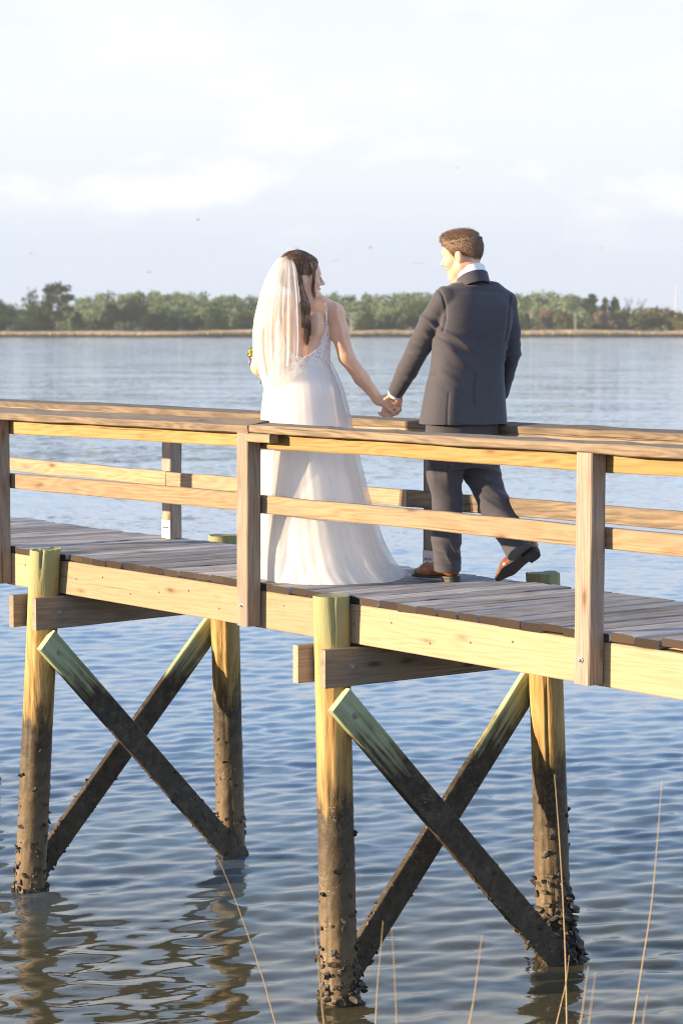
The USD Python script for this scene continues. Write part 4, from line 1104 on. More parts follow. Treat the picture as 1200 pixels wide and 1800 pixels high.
# jacket
F = Field([-0.52, -0.30, 0.62], [0.40, 0.42, 1.72], 0.0044)
zt = lambda y: g(820, y)[2]
xt = lambda x: g(x, 640)[0]
F.loft([(zt(746), xt(814), -0.005, 0.232, 0.155), (zt(715), xt(815.5), 0, 0.220, 0.150), (zt(685), xt(817), 0, 0.209, 0.142), (zt(640), xt(821.5), 0, 0.193, 0.128), (zt(605), xt(825), 0, 0.198, 0.126), (zt(570), xt(832), -0.005, 0.202, 0.124), (zt(540), xt(835), -0.005, 0.198, 0.112), (zt(520), xt(834), 0, 0.175, 0.092), (zt(510), xt(834), 0, 0.14, 0.075), (zt(503), xt(833), 0, 0.10, 0.07)], GY, 0.0, power=2.6)
F.chain([g(830, 507, 0.005), g(806, 514, -0.03), g(784, 522, -0.06)], [0.054, 0.050, 0.058], 0.025)
F.chain([g(834, 507, 0.0), g(866, 514, 0.035), g(889, 530, 0.06)], [0.054, 0.052, 0.058], 0.025)
F.chain([g(783, 525, -0.06), g(757, 566, -0.03), g(738, 607, 0.03), g(716, 650, 0.13), g(695.5, 689, 0.235)], [0.064, 0.060, 0.060, 0.0545, 0.0425], 0.012)
F.chain([g(887, 535, 0.06), g(896, 580, 0.07), g(897, 620, 0.08), g(886, 660, 0.17), g(880, 690, 0.26)], [0.062, 0.055, 0.053, 0.05, 0.044], 0.012)
# cuff openings and neck opening
for a, b in ((g(696, 688, 0.236), g(689, 709, 0.285)), (g(880, 690, 0.26), g(876, 705, 0.33))):
    F.cone(a, b, 0.036, 0.036, 0.002, True)
d_ = nrm(g(695.5, 689, 0.235) - g(716, 650, 0.13))
c_ = g(695.5, 689, 0.235)
sl, (X, Y, Z) = F.box(c_ - 0.09, c_ + 0.09)
F.d[sl] = np.maximum(F.d[sl], (X - c_[0]) * d_[0] + (Y - c_[1]) * d_[1] + (Z - c_[2]) * d_[2] - 0.004)
F.cone(g(829, 483, 0.02), g(824, 462, 0.04), 0.062, 0.066, 0.006, True)
X, Y, Z = np.meshgrid(*F.ax, indexing='ij')
F.d = np.maximum(F.d, (zt(744.5) - Z).astype(np.float32))
# vent slit, sleeve-head seam and pocket mouth as real grooves
F.chain([g(783, 744, -0.165), g(783.5, 700, -0.155)], [0.0035, 0.003], 0.0) if False else None
for pts, r in (([g(757, 655.5, -0.055), g(764, 657, -0.095), g(769, 657.5, -0.115)], 0.005), ([g(784, 745, -0.160), g(785, 720, -0.155), g(786, 690, -0.147)], 0.0045)):
    for a, b in zip(pts[:-1], pts[1:]):
        F.cone(a, b, r, r, 0.003, True)
jv, jf = F.mesh()
jv, jf = wrinkle(jv, jf, [
    (g(785, 590, -0.11), (0.45, 0, 0.9), 0.055, 0.0052, 0.060), (g(800, 600, -0.13), (0.5, 0, 0.85), 0.075, 0.0042, 0.07), (g(800, 640, -0.13), (0.6, 0, 0.8), 0.10, 0.0035, 0.09),
    (g(752, 572, -0.09), (0.6, 0, 0.8), 0.06, 0.0042, 0.05), (g(725, 612, -0.02), (0.35, 0, 0.95), 0.045, 0.0042, 0.05), (g(707, 660, 0.10), (0.3, 0, 0.95), 0.05, 0.0028, 0.04),
    (g(895, 615, 0.04), (-0.2, 0, 1.0), 0.05, 0.0042, 0.06), (g(830, 700, -0.15), (1.0, 0, 0.1), 0.16, 0.0028, 0.12), (g(868, 590, -0.09), (0.7, 0, -0.7), 0.07, 0.0028, 0.06)])


def seam(v, f, lines):
    # stitched seams and vents: narrow grooves pressed into the cloth that faces the shore side
    n = np.array(trimesh.Trimesh(v, f, process=False).vertex_normals)
    for pts, w, dep in lines:
        P = A([g(x, y)[[0, 2]] for x, y in pts]); best = np.full(len(v), 9.0)
        for a, c in zip(P[:-1], P[1:]):
            e = c - a; t = np.clip(((v[:, [0, 2]] - a) @ e) / (e @ e), 0, 1)
            best = np.minimum(best, np.linalg.norm(v[:, [0, 2]] - a - t[:, None] * e, axis=1))
        k = np.exp(-(best / w) ** 2) * np.clip(-n[:, 1] * 3 + 0.6, 0, 1)
        v = v - n * (k * dep)[:, None]
    return v, f


jv, jf = seam(jv, jf, [([(768, 506), (776, 520), (781, 540), (781, 562), (776, 582)], 0.0065, 0.007), ([(897, 520), (893, 545), (891, 575), (887, 600)], 0.0065, 0.007), ([(783, 748), (784, 715), (786, 690)], 0.006, 0.0035), ([(800, 520), (830, 524), (868, 524)], 0.03, -0.003)])
jk = obj('jacket', (jv, jf), 'suit_cloth', groom, True)


def collar_ring(c, R, a, b, h0, h1, th, flare, n=60, gap=0.35):
    """A standing or folded collar: a curved band open at the front, in the frame R (forward, left, up)."""
    an = np.linspace(gap, 2 * PI - gap, n)
    out = []
    prof = [(0, h0), (0, h1), (th, h1 + th * 0.6), (th + flare, h0 - 0.004)]
    for e, z in prof:
        out.append(np.stack([(a + e) * np.cos(an), (b + e) * np.sin(an), np.full(n, z) - 0.010 * np.cos(an)], 1))
    v = np.vstack(out) @ R.T + c
    f = []
    m = len(prof)
    for i in range(m):
        for j in range(n - 1):
            p, q = i * n + j, ((i + 1) % m) * n + j
            f.append([p, p + 1, q + 1, q])
    f += [[0, n, 2 * n, 3 * n], [n - 1, 4 * n - 1, 3 * n - 1, 2 * n - 1]]
    return v, A(f)


cR = head_frame(math.radians(30), math.radians(20))
obj('collar', collar_ring(g(831, 493, 0.008), cR, 0.079, 0.077, -0.040, 0.016, 0.005, 0.003), 'suit_cloth', jk, 30)
sh = obj('shirt', collar_ring(g(829.5, 485, 0.012), cR, 0.0715, 0.0695, -0.02, 0.031, 0.003, 0.003), 'shirt_cloth', groom, 30)
# shirt cuff below the sleeve
e1 = d_.copy(); e2 = nrm(np.cross(e1, [0.2, 0.9, 0.1])); e3 = np.cross(e1, e2)
an = np.linspace(0, 2 * PI, 29)[:-1]
cc = g(695.5, 689, 0.235)
rings = [cc + e1 * t_ + r_ * (np.cos(an)[:, None] * e2 + np.sin(an)[:, None] * e3) for t_, r_ in ((-0.02, 0.0365), (0.019, 0.0385), (0.0215, 0.037), (0.019, 0.034), (-0.02, 0.033))]
fq = [[i * 28 + j, i * 28 + (j + 1) % 28, (i + 1) * 28 + (j + 1) % 28, (i + 1) * 28 + j] for i in range(4) for j in range(28)]
obj('cuff', (np.vstack(rings), A(fq)), 'shirt_cloth', sh, 30)

# trousers
F = Field([-0.32, -0.36, 0.02], [0.42, 0.32, 0.98], 0.0044)
F.loft([(zt(720), xt(813), 0, 0.190, 0.125), (zt(760), xt(812), 0, 0.198, 0.135), (zt(800), xt(811), 0, 0.19, 0.13), (zt(822), xt(811), 0, 0.16, 0.11)], GY, 0.0)
F.chain([g(783, 775, -0.03), g(781, 834, 0.0), g(787, 885, 0.035), g(784, 945, 0.03), g(786.5, 1000, 0.025)], [0.092, 0.088, 0.076, 0.073, 0.071], 0.03)
F.chain([g(842, 775, 0.04), g(846, 828, 0.05), g(869, 888, 0.02), g(893, 930, -0.06), g(915, 974, -0.145)], [0.094, 0.092, 0.077, 0.073, 0.072], 0.03)
X, Y, Z = np.meshgrid(*F.ax, indexing='ij')
leftcut = zt(1004) - Z + 0.08 * (Y - 0.02)
ax_ = nrm(g(906, 956, -0.115) - g(869, 888, 0.02)); c_ = g(914, 972, -0.14)
rightcut = (X - c_[0]) * ax_[0] + (Y - c_[1]) * ax_[1] + (Z - c_[2]) * ax_[2]
F.d = np.where(X < xt(826) , np.maximum(F.d, leftcut), np.maximum(F.d, rightcut)).astype(np.float32)
tv, tf = F.mesh()
tv, tf = wrinkle(tv, tf, [(g(848, 825, -0.05), (0.35, 0, 0.95), 0.055, 0.009, 0.07), (g(868, 870, -0.05), (0.5, 0, 0.85), 0.07, 0.006, 0.06), (g(788, 975, -0.04), (0.15, 0, 1.0), 0.055, 0.009, 0.05), (g(790, 880, -0.05), (0.3, 0, 1.0), 0.10, 0.005, 0.07), (g(890, 935, -0.1), (0.5, 0, 0.9), 0.05, 0.005, 0.05), (g(780, 810, -0.1), (1.0, 0, 0.1), 0.09, 0.005, 0.08), (g(800, 975, -0.02), (1.0, 0, 0.6), 0.05, 0.006, 0.04)])
obj('trousers', (tv, tf), 'suit_cloth', groom, True)


def shoe(heel, toe, roll=0.0):
    x = nrm(toe - heel)
    l = nrm(np.cross([0, 0, 1.0], x)); u_ = np.cross(x, l)
    l, u_ = l * math.cos(roll) + u_ * math.sin(roll), u_ * math.cos(roll) - l * math.sin(roll)
    R = np.column_stack([x, l, u_])
    k = np.linalg.norm(toe - heel) / 0.305
    Fs = Field([-0.03, -0.08, -0.04], [0.34, 0.08, 0.15], 0.0034)
    Fs.chain([[0.040, 0, 0.055], [0.12, 0, 0.048], [0.205, 0, 0.036], [0.272, 0, 0.026]], [0.037, 0.039, 0.041, 0.022], 0.02)
    Fs.chain([[0.042, 0, 0.045], [0.05, 0, 0.095]], [0.036, 0.040], 0.02)
    Fs.chain([[0.06, 0, 0.09], [0.15, 0, 0.058]], [0.034, 0.03], 0.02)
    X, Y, Z = np.meshgrid(*Fs.ax, indexing='ij')
    Fs.d = np.maximum(Fs.d, np.maximum(0.010 - Z, Z - 0.105)).astype(np.float32)
    uv, uf = Fs.mesh()
    Fb = Field([-0.03, -0.08, -0.04], [0.34, 0.08, 0.05], 0.0030)
    X, Y, Z = np.meshgrid(*Fb.ax, indexing='ij')

    def c2(p, q, r, s):
        e = q[0] - p[0]; t = np.clip((X - p[0]) / e, 0, 1)
        return np.sqrt((X - p[0] - t * e) ** 2 + Y ** 2) - (r + (s - r) * t)
    foot = np.minimum(np.minimum(c2((0.040, 0), (0.12, 0), 0.040, 0.036), c2((0.12, 0), (0.21, 0), 0.036, 0.047)), c2((0.21, 0), (0.285, 0), 0.047, 0.022))
    Fb.d = np.minimum(np.maximum(foot, np.abs(Z - 0.007) - 0.0065), np.maximum(np.maximum(foot + 0.001, X - 0.085), np.abs(Z + 0.006) - 0.016)).astype(np.float32)
    sv, sf = Fb.mesh()
    tx = lambda v: (v * k) @ R.T + heel
    s_ = obj('shoe', (tx(uv), uf), 'leather', groom, True)
    obj('sole', (tx(sv), sf), 'sole_black', s_, 30)
    obj('lace', join([tubepath([tx(A([[xx, -0.016, zz]]))[0], tx(A([[xx - 0.004, 0, zz + 0.006]]))[0], tx(A([[xx, 0.016, zz]]))[0]], [0.0022] * 3, 5) for xx, zz in ((0.125, 0.094), (0.142, 0.088), (0.158, 0.082))]), 'sole_black', s_, True)


hl = at(806, 1020, 12.235) - GB; hl[2] = 0.022
tl = hl + A([-0.232, 0.205, -0.010])
shoe(hl, tl)
tr_ = g(872, 1018, -0.005); tr_[2] = 0.012
shoe(tr_ + A([0.205, -0.130, 0.180]), tr_, math.radians(32))

# ---- bride
BB = A([-0.18, 12.53, 2.08])
b = lambda x, y, dy=0.0: at(x, y, BB[1] + dy) - BB
bride = thing('person', 'woman in a white tulle wedding dress and long veil, seen from behind', 'person', BB)
BY = math.radians(8)
zb = lambda y: b(530, y)[2]
xb = lambda x: b(x, 600)[0]
bc, bR = b(531, 488.5, 0.0), head_frame(math.radians(-75), math.radians(1), math.radians(2))
F = Field([-0.34, -0.20, 0.62], [0.60, 0.42, 1.80], 0.0038)
BP = head(F, bc, bR, 0.97, False)
F.chain([b(540, 537, 0.0), b(534, 500, -0.005)], [0.056, 0.050], 0.03)
torso = [(zb(760), xb(531), 0.0, 0.17, 0.12), (zb(700), xb(531), 0.0, 0.178, 0.125), (zb(640), xb(530.5), 0, 0.146, 0.104), (zb(605), xb(531), 0, 0.146, 0.100), (zb(575), xb(532), 0, 0.154, 0.100), (zb(550), xb(533), 0.005, 0.150, 0.086), (zb(533), xb(536), 0.01, 0.10, 0.06)]
F.loft(torso, BY, 0.03)
F.chain([b(541, 527, 0.0), b(565, 537, -0.005), b(586, 548, -0.01)], [0.046, 0.042, 0.048], 0.035)
F.chain([b(536, 527, 0.0), b(505, 537, 0.0), b(478, 549, 0.0)], [0.046, 0.042, 0.048], 0.035)
F.chain([b(588, 550, -0.01), b(597, 585, -0.02), b(609, 628, -0.03), b(635, 664, 0.0), b(665, 703, 0.02)], [0.052, 0.047, 0.040, 0.038, 0.026], 0.022)
F.chain([b(474, 552, 0.0), b(460, 595, -0.01), b(456, 645, 0.0), b(462, 650, 0.13), b(478, 640, 0.24)], [0.050, 0.044, 0.042, 0.037, 0.026], 0.022)
for s in (-1, 1):                                   # shoulder blades, spine hollow
    F.ell(b(533 + s * 22, 572, -0.078), [0.045, 0.024, 0.06], Rz(BY), 0.03)
F.cone(b(534, 552, -0.108), b(533, 625, -0.122), 0.010, 0.012, 0.03, True)
# her right hand over his
F.chain([b(664, 702, 0.02), b(674, 706, 0.0)], [0.026, 0.024], 0.02)
KN = [(690, 701, -0.045), (694.5, 707, -0.05), (692.5, 714, -0.048), (687, 720, -0.042)]
for kx in KN:
    F.cone(b(672, 706, -0.005), b(*kx), 0.020, 0.0125, 0.012)
for ch in ([KN[0], (700, 703, -0.045), (703.5, 711, -0.018), (701, 718, -0.004)], [KN[1], (702.5, 711, -0.048), (703, 720, -0.022), (699, 726, -0.005)], [KN[2], (699.5, 720, -0.045), (697, 727, -0.018), (691.5, 729, 0.0)], [KN[3], (692, 726, -0.04), (688.5, 730, -0.016), (683, 729, 0.0)]):
    F.chain([b(*q) for q in ch], [0.0108, 0.0095, 0.0088, 0.0072], 0.005)
F.chain([b(671, 700, 0.0), b(680, 697, 0.01), b(689, 698, 0.015)], [0.0145, 0.0105, 0.0085], 0.01)
# her left hand round the stems
F.chain([b(478, 640, 0.24), b(472, 634, 0.27)], [0.025, 0.024], 0.015)
for q in range(4):
    zq = 628 + 5 * q
    F.chain([b(468, zq, 0.285), b(459, zq + 1, 0.292), b(453, zq + 3, 0.270), b(457, zq + 4, 0.252)], [0.0105, 0.0095, 0.0088, 0.0072], 0.005)
F.chain([b(472, 632, 0.255), b(464, 626, 0.245), b(457, 624, 0.248)], [0.0125, 0.0105, 0.0085], 0.008)
bv, bf = F.mesh()
obj('body', (bv, bf), 'skin_bride', bride, True)


def on_back(px, py, off=0.004):
    # the nearest skin towards the shore side under a point of her back
    q = b(px, py, -0.08)
    m = bv[(np.abs(bv[:, 0] - q[0]) < 0.006) & (np.abs(bv[:, 2] - q[2]) < 0.006)]
    return A([q[0], (m[:, 1].min() if len(m) else -0.08) - off, q[2]])


for s in (1, -1):
    ball('eye', BP(0.083, s * 0.032, 0.004), A([0.0122, 0.0122, 0.0100]), bR, 'eye_white', bride)
    obj('eyebrow', tubepath([BP(0.091, s * 0.016, 0.026), BP(0.090, s * 0.032, 0.032), BP(0.074, s * 0.048, 0.025)], [0.0030, 0.0032, 0.0015], 6), 'brow_brown', bride, True)
    obj('eyelashes', tubepath([BP(0.094, s * 0.022, 0.003), BP(0.098, s * 0.033, 0.004), BP(0.090, s * 0.047, 0.002)], [0.002, 0.0030, 0.0022], 6), 'lash', bride, True)
obj('lips', join([tubepath([BP(0.086, -0.022, -0.060), BP(0.1015, 0, -0.058), BP(0.086, 0.022, -0.060)], [0.002, 0.0046, 0.002], 7), tubepath([BP(0.085, -0.020, -0.066), BP(0.0985, 0, -0.0735), BP(0.085, 0.020, -0.066)], [0.002, 0.0052, 0.002], 7)]), 'lip', bride, True)
hv, hf = hair_shell(bc, bR, 0.97, 0.013, [(-0.12, -0.05), (-0.05, -0.03), (-0.03, -0.02), (0.018, -0.012), (0.03, 0.040), (0.06, 0.066), (0.085, 0.078), (0.2, 0.078)], lambda x: np.where(x < -0.02, -0.085, 0.014), [((-0.06, 0, 0.03), (0.06, 0.07, 0.075)), ((-0.03, 0, 0.105), (0.05, 0.05, 0.03))])
bh = obj('hair', (hv, hf), 'hair_dark', bride, True)
HB = np.random.RandomState(9)
hn = np.array(trimesh.Trimesh(hv, hf, process=False).vertex_normals)
ln = []
for i in HB.choice(len(hv), 2600, replace=False):
    p, n = hv[i] , hn[i]
    q = bR.T @ (p - bc)
    d0 = bR @ A([-0.9, 0, -0.15 + 0.5 * (0.02 - q[2]) * 4])
    pts = [p + n * 0.001]
    for k_ in range(4):
        dd = d0 + HB.normal(0, 0.12, 3); nn = n
        dd = nrm(dd - nn * (dd @ nn) * 0.9)
        pts.append(pts[-1] + dd * 0.011 + nn * 0.0004)
    ln.append(pts)
curves('hair_strands', ln, 0.0013, 'hair_dark', bride)
# the long lock down her back, a wavy lock before the ear
Fh = Field(b(515, 625, -0.16) , b(556, 470, -0.01), 0.0036)
Fh.chain([b(519, 478, -0.085), b(525, 505, -0.105), b(533, 535, -0.122), b(536, 560, -0.124), b(538, 585, -0.120), b(539.5, 604, -0.118)], [0.020, 0.023, 0.027, 0.023, 0.015, 0.004], 0.02)
Fh.chain([b(516, 480, -0.085), b(522, 515, -0.112), b(530, 550, -0.126), b(534, 580, -0.122)], [0.018, 0.020, 0.018, 0.007], 0.015)
lv, lf = Fh.mesh()
obj('long_lock', (lv, lf), 'hair_dark', bride, True)
ln = []
for _ in range(900):
    o = HB.normal(0, 1, 2) * 0.5; o = o / max(1.0, np.linalg.norm(o))
    ph, am = HB.uniform(0, 6), HB.uniform(0.3, 1.0)
    pts = []
    end = HB.uniform(0.62, 1.0)
    for k_ in np.linspace(0, end, 14):
        yy = 478 + 130 * k_
        r_ = np.interp(k_, [0, 0.25, 0.5, 0.75, 1.0], [0.022, 0.028, 0.032, 0.024, 0.011])
        cx = np.interp(k_, [0, 0.2, 0.45, 0.65, 0.85, 1.0], [519, 525, 533, 536.5, 538.5, 540])
        dy = np.interp(k_, [0, 0.2, 0.45, 0.65, 1.0], [-0.085, -0.105, -0.120, -0.122, -0.116])
        c = b(cx, yy, dy)
        pts.append(c + A([o[0] * r_ + (0.003 + 0.006 * k_) * am * math.sin(0.35 * ph + 16 * k_), -abs(o[1]) * r_ * 0.9 + 0.005 * am * math.cos(0.5 * ph + 15 * k_), 0]))
    ln.append(pts)
for _ in range(70):
    o = HB.normal(0, 0.4, 2)
    pts = []
    for k_ in np.linspace(0, 1, 10):
        cx = np.interp(k_, [0, 0.25, 0.5, 0.75, 1.0], [546, 551.5, 551.5, 549, 552.5]) + o[0] * 2.2 * k_; yy = 462 + (58 + 8 * o[1]) * k_
        dy = np.interp(k_, [0, 0.3, 1], [-0.074, -0.080, -0.062])
        pts.append(b(cx, yy, dy) + A([o[0] * 0.006, o[1] * 0.006 - 0.003, 0]))
    ln.append(pts)
curves('hair_strands', ln, 0.0017, 'hair_dark', bride)
ear = BP(-0.004, -0.088, -0.044)
er = obj('earring', join([tubepath([ear + A([0, -0.002, 0.008]), ear + A([0, -0.003, -0.012])], [0.0018, 0.0018], 6)] + [(SHV * A([0.0045, 0.0045, 0.006]) + ear + A([0, -0.003, -0.014]), SHF)]), 'pearl', bride, True)

# bodice: lace shell over the back, low V neckline, thin straps
F = Field([-0.22, -0.18, 0.98], [0.22, 0.18, 1.56], 0.0034)
sl, (X, Y, Z), d = F.loft(torso, BY, 0.0, grow=0.006, ret=True)
F.d[sl] = d
F.d[F.d > 5] = 0.3
cx = xb(533)
S_ = 332.0
ax_px = np.abs(X - cx) * S_
zf = zb(np.interp(ax_px, [0, 10, 19, 28, 31, 34, 40, 44, 60], [627, 624, 617, 608, 596, 582, 556, 549, 560])) if False else None
fpx = np.interp(ax_px, [0, 10, 19, 28, 31, 34, 40, 44, 60], [627, 624, 617, 608, 596, 582, 556, 549, 560])
zl_ = np.interp(fpx, [500, 560, 600, 640, 700], [zb(500), zb(560), zb(600), zb(640), zb(700)])
F.d[sl] = np.maximum(F.d[sl], (Z - zl_) * 0.6)
F.d[sl] = np.maximum(F.d[sl], -(d + 0.010))
F.d = F.d.astype(np.float32)
dress = setdata(UsdGeom.Xform.Define(stage, str(bride.GetPath()) + '/dress').GetPrim())
obj('bodice', F.mesh(), 'lace', dress, True)
for s in (1, -1):
    obj('strap', tubepath([on_back(533 + s * 40, 570, 0.006), on_back(533 + s * 40.5, 562, 0.005), on_back(533 + s * 41, 551, 0.004), on_back(533 + s * 40.5, 545), on_back(533 + s * 40, 540), on_back(533 + s * 39.5, 536), on_back(533 + s * 39, 533.5, 0.002), on_back(533 + s * 39, 533.5, 0.002) + A([0, 0.03, 0.012]), on_back(533 + s * 39, 533.5, 0.002) + A([0, 0.07, 0.004])], [0.006, 0.0065, 0.0050, 0.0040, 0.0038, 0.0038, 0.0038, 0.0038, 0.0038], 7), 'shirt_cloth', dress, True)

# skirt
ROW = A([(634, 480, 581, 0.110, 0.0), (645, 475.5, 586, 0.122, 0.0), (662, 470, 594, 0.150, 0.0), (690, 465.5, 604, 0.180, -0.01), (740, 461, 616, 0.215, -0.02), (797, 459, 628, 0.25, -0.03), (870, 458, 645, 0.29, -0.04), (926, 456.5, 661, 0.325, -0.045), (960, 456, 673, 0.345, -0.05), (985, 455.5, 686, 0.37, -0.05), (1002, 455, 702, 0.395, -0.05), (1011, 454, 716, 0.41, -0.05), (1016.5, 453, 725, 0.42, -0.05)])


def skirt(grow, seed, fold_k, nz=150, nt=420, z_end=0.006):
    from scipy.interpolate import PchipInterpolator
    zr = A([zb(q) for q in ROW[:, 0]]); o = np.argsort(zr)
    f = [PchipInterpolator(zr[o], ROW[o, i]) for i in range(1, 5)]
    tt = np.linspace(0, 1, nz)
    zz = zr.max() + (max(z_end, zr.min()) - zr.max()) * tt
    th = np.linspace(0, 2 * PI, nt, endpoint=False)
    rng = np.random.RandomState(seed)
    ph = rng.uniform(0, 2 * PI, 8)
    vs = []
    for t, z in zip(tt, zz):
        zc = max(z, zr.min())
        l, r, bb, dy = (float(q(zc)) for q in f)
        x0, x1 = b(l, 800)[0], b(r, 800)[0]
        c, a = (x0 + x1) / 2, (x1 - x0) / 2
        tw = 0.35 * t
        # folds grow towards the hem; several spacings so that no two pleats are alike
        fold = (0.6 * np.sin(5 * th + ph[0] + 2 * tw + 0.9 * np.sin(3 * th + ph[6])) + 0.5 * np.sin(11 * th + ph[1] - 1.3 * tw + 1.3 * np.sin(2 * th + ph[5])) + 0.22 * np.sin(19 * th + ph[2] + 2 * tw + 1.2 * np.sin(3 * th + ph[7])) + 0.10 * np.sin(37 * th + ph[3]))
        fold = np.where(fold > 0, fold ** 0.9 if False else fold, fold * 0.7)
        amp = fold_k * (0.003 + 0.017 * t ** 1.2 + 0.012 * max(0, t - 0.82) / 0.18)
        rr = grow + amp * fold
        spread = 1 + 0.11 * np.clip((t - 0.9) / 0.1, 0, 1) * (meshkit.noise(np.stack([np.cos(th) * 3, np.sin(th) * 3, 0 * th + 2], 1), seed) - 0.5)
        x = c + (a * np.cos(th)) * spread + rr * np.cos(th)
        y = dy + (bb * np.sin(th)) * spread + rr * np.sin(th)
        vs.append(np.column_stack([x, y, np.full(nt, z)]))
    v = np.vstack(vs)
    i, j = np.meshgrid(np.arange(nz - 1), np.arange(nt), indexing='ij')
    qd = np.stack([i * nt + j, (i + 1) * nt + j, (i + 1) * nt + (j + 1) % nt, i * nt + (j + 1) % nt], -1).reshape(-1, 4)
    return v, qd


sk = obj('skirt', skirt(-0.015, 3, 0.5), 'tulle', dress, True)
obj('overlay', skirt(0.004, 8, 1.0, z_end=0.010), 'overlay_tulle', dress, True)

# veil
VR = A([(451, 495, 510.5), (453, 490.5, 512.5), (456, 486.5, 514.5), (463, 480.5, 517.5), (472, 475, 520.5), (490, 466, 523), (510, 458.5, 525.5), (530, 453, 527.5), (560, 446, 529.5), (590, 443, 530.5), (620, 444.5, 529.5), (650, 452, 524), (680, 462, 515), (705, 470, 508)])


def veil(a0, a1, inset, seed, y_end, na=150, nb=130):
    rng = np.random.RandomState(seed); ph = rng.uniform(0, 6.28, 6)
    vs = []
    for t in np.linspace(0, 1, nb):
        row = []
        for a in np.linspace(a0, a1, na):
            ye = y_end(a)
            y = 451 + (ye - 451) * t ** 0.9
            l, r = np.interp(y, VR[:, 0], VR[:, 1]), np.interp(y, VR[:, 0], VR[:, 2])
            g_ = np.clip((y - 455) / 120, 0, 1)
            fold = math.sin(2 * PI * 5.3 * a + ph[1] + 0.9 * t) + 0.7 * math.sin(2 * PI * 9.1 * a + ph[2] - 1.5 * t) + 0.22 * math.sin(2 * PI * 15 * a + ph[3] + t)
            base = np.interp(y, [451, 458, 470, 485, 520, 560, 700], [-0.045, -0.075, -0.105, -0.125, -0.150, -0.162, -0.175])
            dy = -0.005 * g_ + (base + 0.005 * g_) * math.sin(PI / 2 * min(1.0, 0.12 + a * 1.75)) - 0.004 - inset + (0.002 + 0.0062 * g_) * fold
            x = l + (r - l) * a + (0.3 + 0.8 * g_) * math.sin(2 * PI * 7 * a + ph[4] + 1.3 * t) * (1 if 0.03 < a < 0.97 else 0.3)
            row.append(b(x, y, dy))
        vs += row
    i, j = np.meshgrid(np.arange(nb - 1), np.arange(na - 1), indexing='ij')
    qd = np.stack([i * na + j, (i + 1) * na + j, (i + 1) * na + j + 1, i * na + j + 1], -1).reshape(-1, 4)
    return A(vs), qd


ve = obj('veil', veil(0.0, 1.0, 0.004, 5, lambda a: 702 - 72 * a), 'veil_tulle', bride, True)
obj('upper_layer', veil(0.03, 0.95, 0.013, 12, lambda a: 694 - 70 * a), 'veil_tulle', ve, True)
obj('gathered_layer', veil(0.0, 1.0, 0.010, 21, lambda a: 590 - 60 * a), 'veil_tulle', ve, True)
obj('comb', tubepath([b(502, 452, -0.052), b(509, 452, -0.058), b(513, 458, -0.078)], [0.006, 0.008, 0.006], 8), 'shirt_cloth', ve, True)

# ------------------------------------------------------------------ bouquet
simple('petal_yellow', (0.75, 0.55, 0.04), 0.6); simple('petal_white', (0.78, 0.76, 0.78), 0.6); simple('petal_violet', (0.30, 0.22, 0.45), 0.6); simple('stem_green', (0.07, 0.12, 0.03), 0.6)
QR = np.random.RandomState(3)
qb = at(452, 632, 12.53 + 0.27)
bq = thing('bouquet', 'small bouquet with a yellow flower held at her left side', 'bouquet', qb)


def blossom(c, r, n=14):
    parts = []
    for k in range(n):
        d = nrm(QR.normal(size=3)); R = np.linalg.qr(np.column_stack([d, QR.normal(size=3), QR.normal(size=3)]))[0]
        parts.append((SHV * A([0.75, 0.5, 0.16]) * r @ R.T + c + d * r * 0.45, SHF))
    return join(parts)


for px, py, dy, r, m in ((441.5, 620, 0.20, 0.020, 'petal_yellow'), (440, 634, 0.24, 0.014, 'petal_violet'), (448, 616, 0.27, 0.022, 'petal_white'), (455, 613, 0.30, 0.022, 'petal_yellow'), (450, 626, 0.31, 0.020, 'petal_white'), (462, 616, 0.29, 0.020, 'petal_violet'), (445, 630, 0.26, 0.018, 'petal_white')):
    c = at(px, py, 12.53 + dy) - qb
    obj('flower', blossom(c, r), m, bq, True)
    obj('stem', tubepath([c, A([0.01, 0.01, -0.03]), A([0.02, 0.0, -0.13])], [0.003, 0.003, 0.003], 5), 'stem_green', bq, True)
obj('leaves', leafs([[0, 0.02, 0.03]], [[0.06, 0.05, 0.05]], 60, 0.018, QR), 'leaf_cedar', bq)

# ------------------------------------------------------------------ dry reeds on the near bank
RR = np.random.RandomState(6)


def reed(pts, Y, r, label, fork=None):
    P = [at(x, y, Y + k * 0.04) for k, (x, y) in enumerate(pts)]
    base = P[-1].copy()
    d = nrm(P[-1] - P[-2])
    zb_ = float(bank_z(A([base[0]]), A([base[1]]))[0])
    L = max((base[2] - max(zb_, -0.2)) / max(-d[2], 0.3), 0.1)
    P.append(base + d * L)
    base = P[-1].copy()
    t = thing('dry_reed', label, 'reed', base)
    P = A(P) - base
    from scipy.interpolate import PchipInterpolator
    tt = np.linspace(0, len(P) - 1, 26)
    C = np.column_stack([PchipInterpolator(np.arange(len(P)), P[:, i])(tt) for i in range(3)])
    obj('stem', tubepath(C, np.linspace(r * 0.22, r * 0.72, 26), 6), 'reed_dry', t, True)


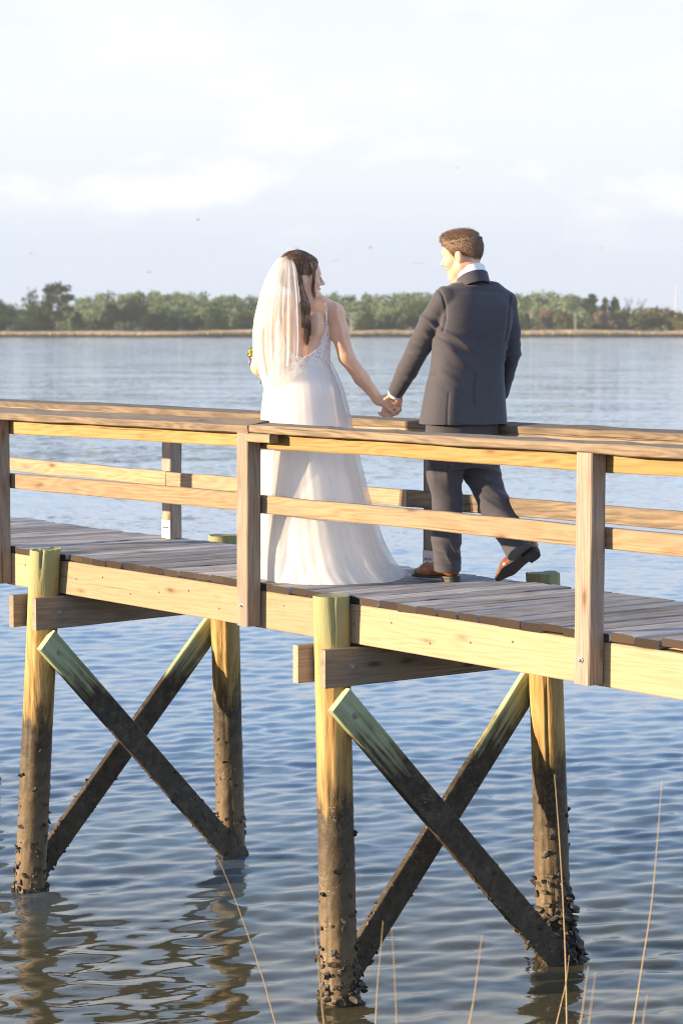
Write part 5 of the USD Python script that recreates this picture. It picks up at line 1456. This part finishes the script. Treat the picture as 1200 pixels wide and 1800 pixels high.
for a in [
    ([(384, 1512), (408, 1568), (438, 1650), (462, 1720), (484, 1800)], 8.6, 0.0042, 'long dry reed curving left in front of the far pile of the left bent'),
    ([(974, 1362), (981, 1450), (989, 1580), (994, 1700), (996, 1800)], 8.4, 0.0050, 'tallest golden dry reed in front of the right far pile'),
    ([(1163, 1372), (1155, 1480), (1146, 1580), (1128, 1700), (1113, 1800)], 7.2, 0.0036, 'tall faint dry reed nearest the right photo edge'),
    ([(847, 1645), (840, 1700), (832, 1760), (825, 1800)], 6.6, 0.0034, 'short dry reed standing alone between the braces of the right bent'),
    ([(673, 1620), (668, 1680), (663, 1740), (660, 1800)], 7.4, 0.0036, 'dry reed just right of the near pile of the right bent'),
    ([(688, 1632), (692, 1690), (695, 1750), (697, 1800)], 6.4, 0.0028, 'thin faint reed beside the one at the near pile'),
    ([(552, 1620), (558, 1680), (563, 1740), (569, 1800)], 6.8, 0.0032, 'thin reed crossing the left edge of the near pile of the right bent'),
    ([(1000, 1680), (994, 1730), (985, 1770), (978, 1800)], 8.2, 0.0040, 'short reed leaning on the foot of the tallest golden reed'),
    ([(1034, 1700), (1028, 1740), (1024, 1775), (1020, 1800)], 6.6, 0.0034, 'short reed right of the tallest golden reed'),
    ([(1046, 1710), (1042, 1745), (1038, 1775), (1035, 1800)], 6.0, 0.0026, 'second short reed right of the tallest golden reed, fainter'),
    ([(1137, 1750), (1133, 1775), (1130, 1800)], 6.2, 0.0026, 'shortest reed, at the foot of the reed nearest the right edge'),
]:
    reed(*a)

# ------------------------------------------------------------------ gulls far out over the water
for px, py, Y, sp, fl, lab in ((804, 295, 330, 0.55, 0.3, 'tiny dark bird high above the couple in the white sky'), (735, 463, 260, 0.6, -0.2, 'tiny bird between their heads'), (348, 386, 300, 0.6, 0.1, 'tiny bird in the clouds left of the veil'),
                               (55, 446, 330, 0.5, 0.2, 'tiny bird at the far left over the trees'), (262, 478, 260, 0.5, -0.1, 'tiny pale bird above the tall olive tree'), (1056, 437, 300, 0.5, 0.3, 'tiny bird right of his shoulder'), (521, 437, 280, 0.45, 0.15, 'tiny bird just above her hair'), (588, 458, 280, 0.45, -0.25, 'tiny pale bird right of her face'), (651, 435, 320, 0.5, 0.1, 'tiny bird between and above the two heads')):
    p = at(px, py, Y)
    t = thing('gull', lab, 'bird', p, 40 * fl * 10)
    v = SHV * A([0.20, 0.06, 0.06]); v[:, 2] += 0.02 * v[:, 0]
    obj('body', (v, SHF), 'bird_grey', t, True)
    for s in (1, -1):
        w = A([[0.07, 0, 0.03], [-0.07, 0, 0.03], [-0.10, s * sp * 0.5, 0.10 + 0.25 * fl], [0.05, s * sp * 0.5, 0.12 + 0.25 * fl], [-0.13, s * sp, 0.05 + 0.1 * fl], [-0.09, s * sp, 0.06 + 0.1 * fl]])
        w2 = w - A([0, 0, 0.012])
        vv = np.vstack([w, w2])
        ff = A([[0, 1, 2, 3], [3, 2, 4, 5], [7, 6, 9, 8], [8, 9, 11, 10], [1, 7, 8, 2], [2, 8, 10, 4], [3, 9, 6, 0], [5, 11, 9, 3]])
        obj('wing', (vv, ff), 'bird_grey', t)
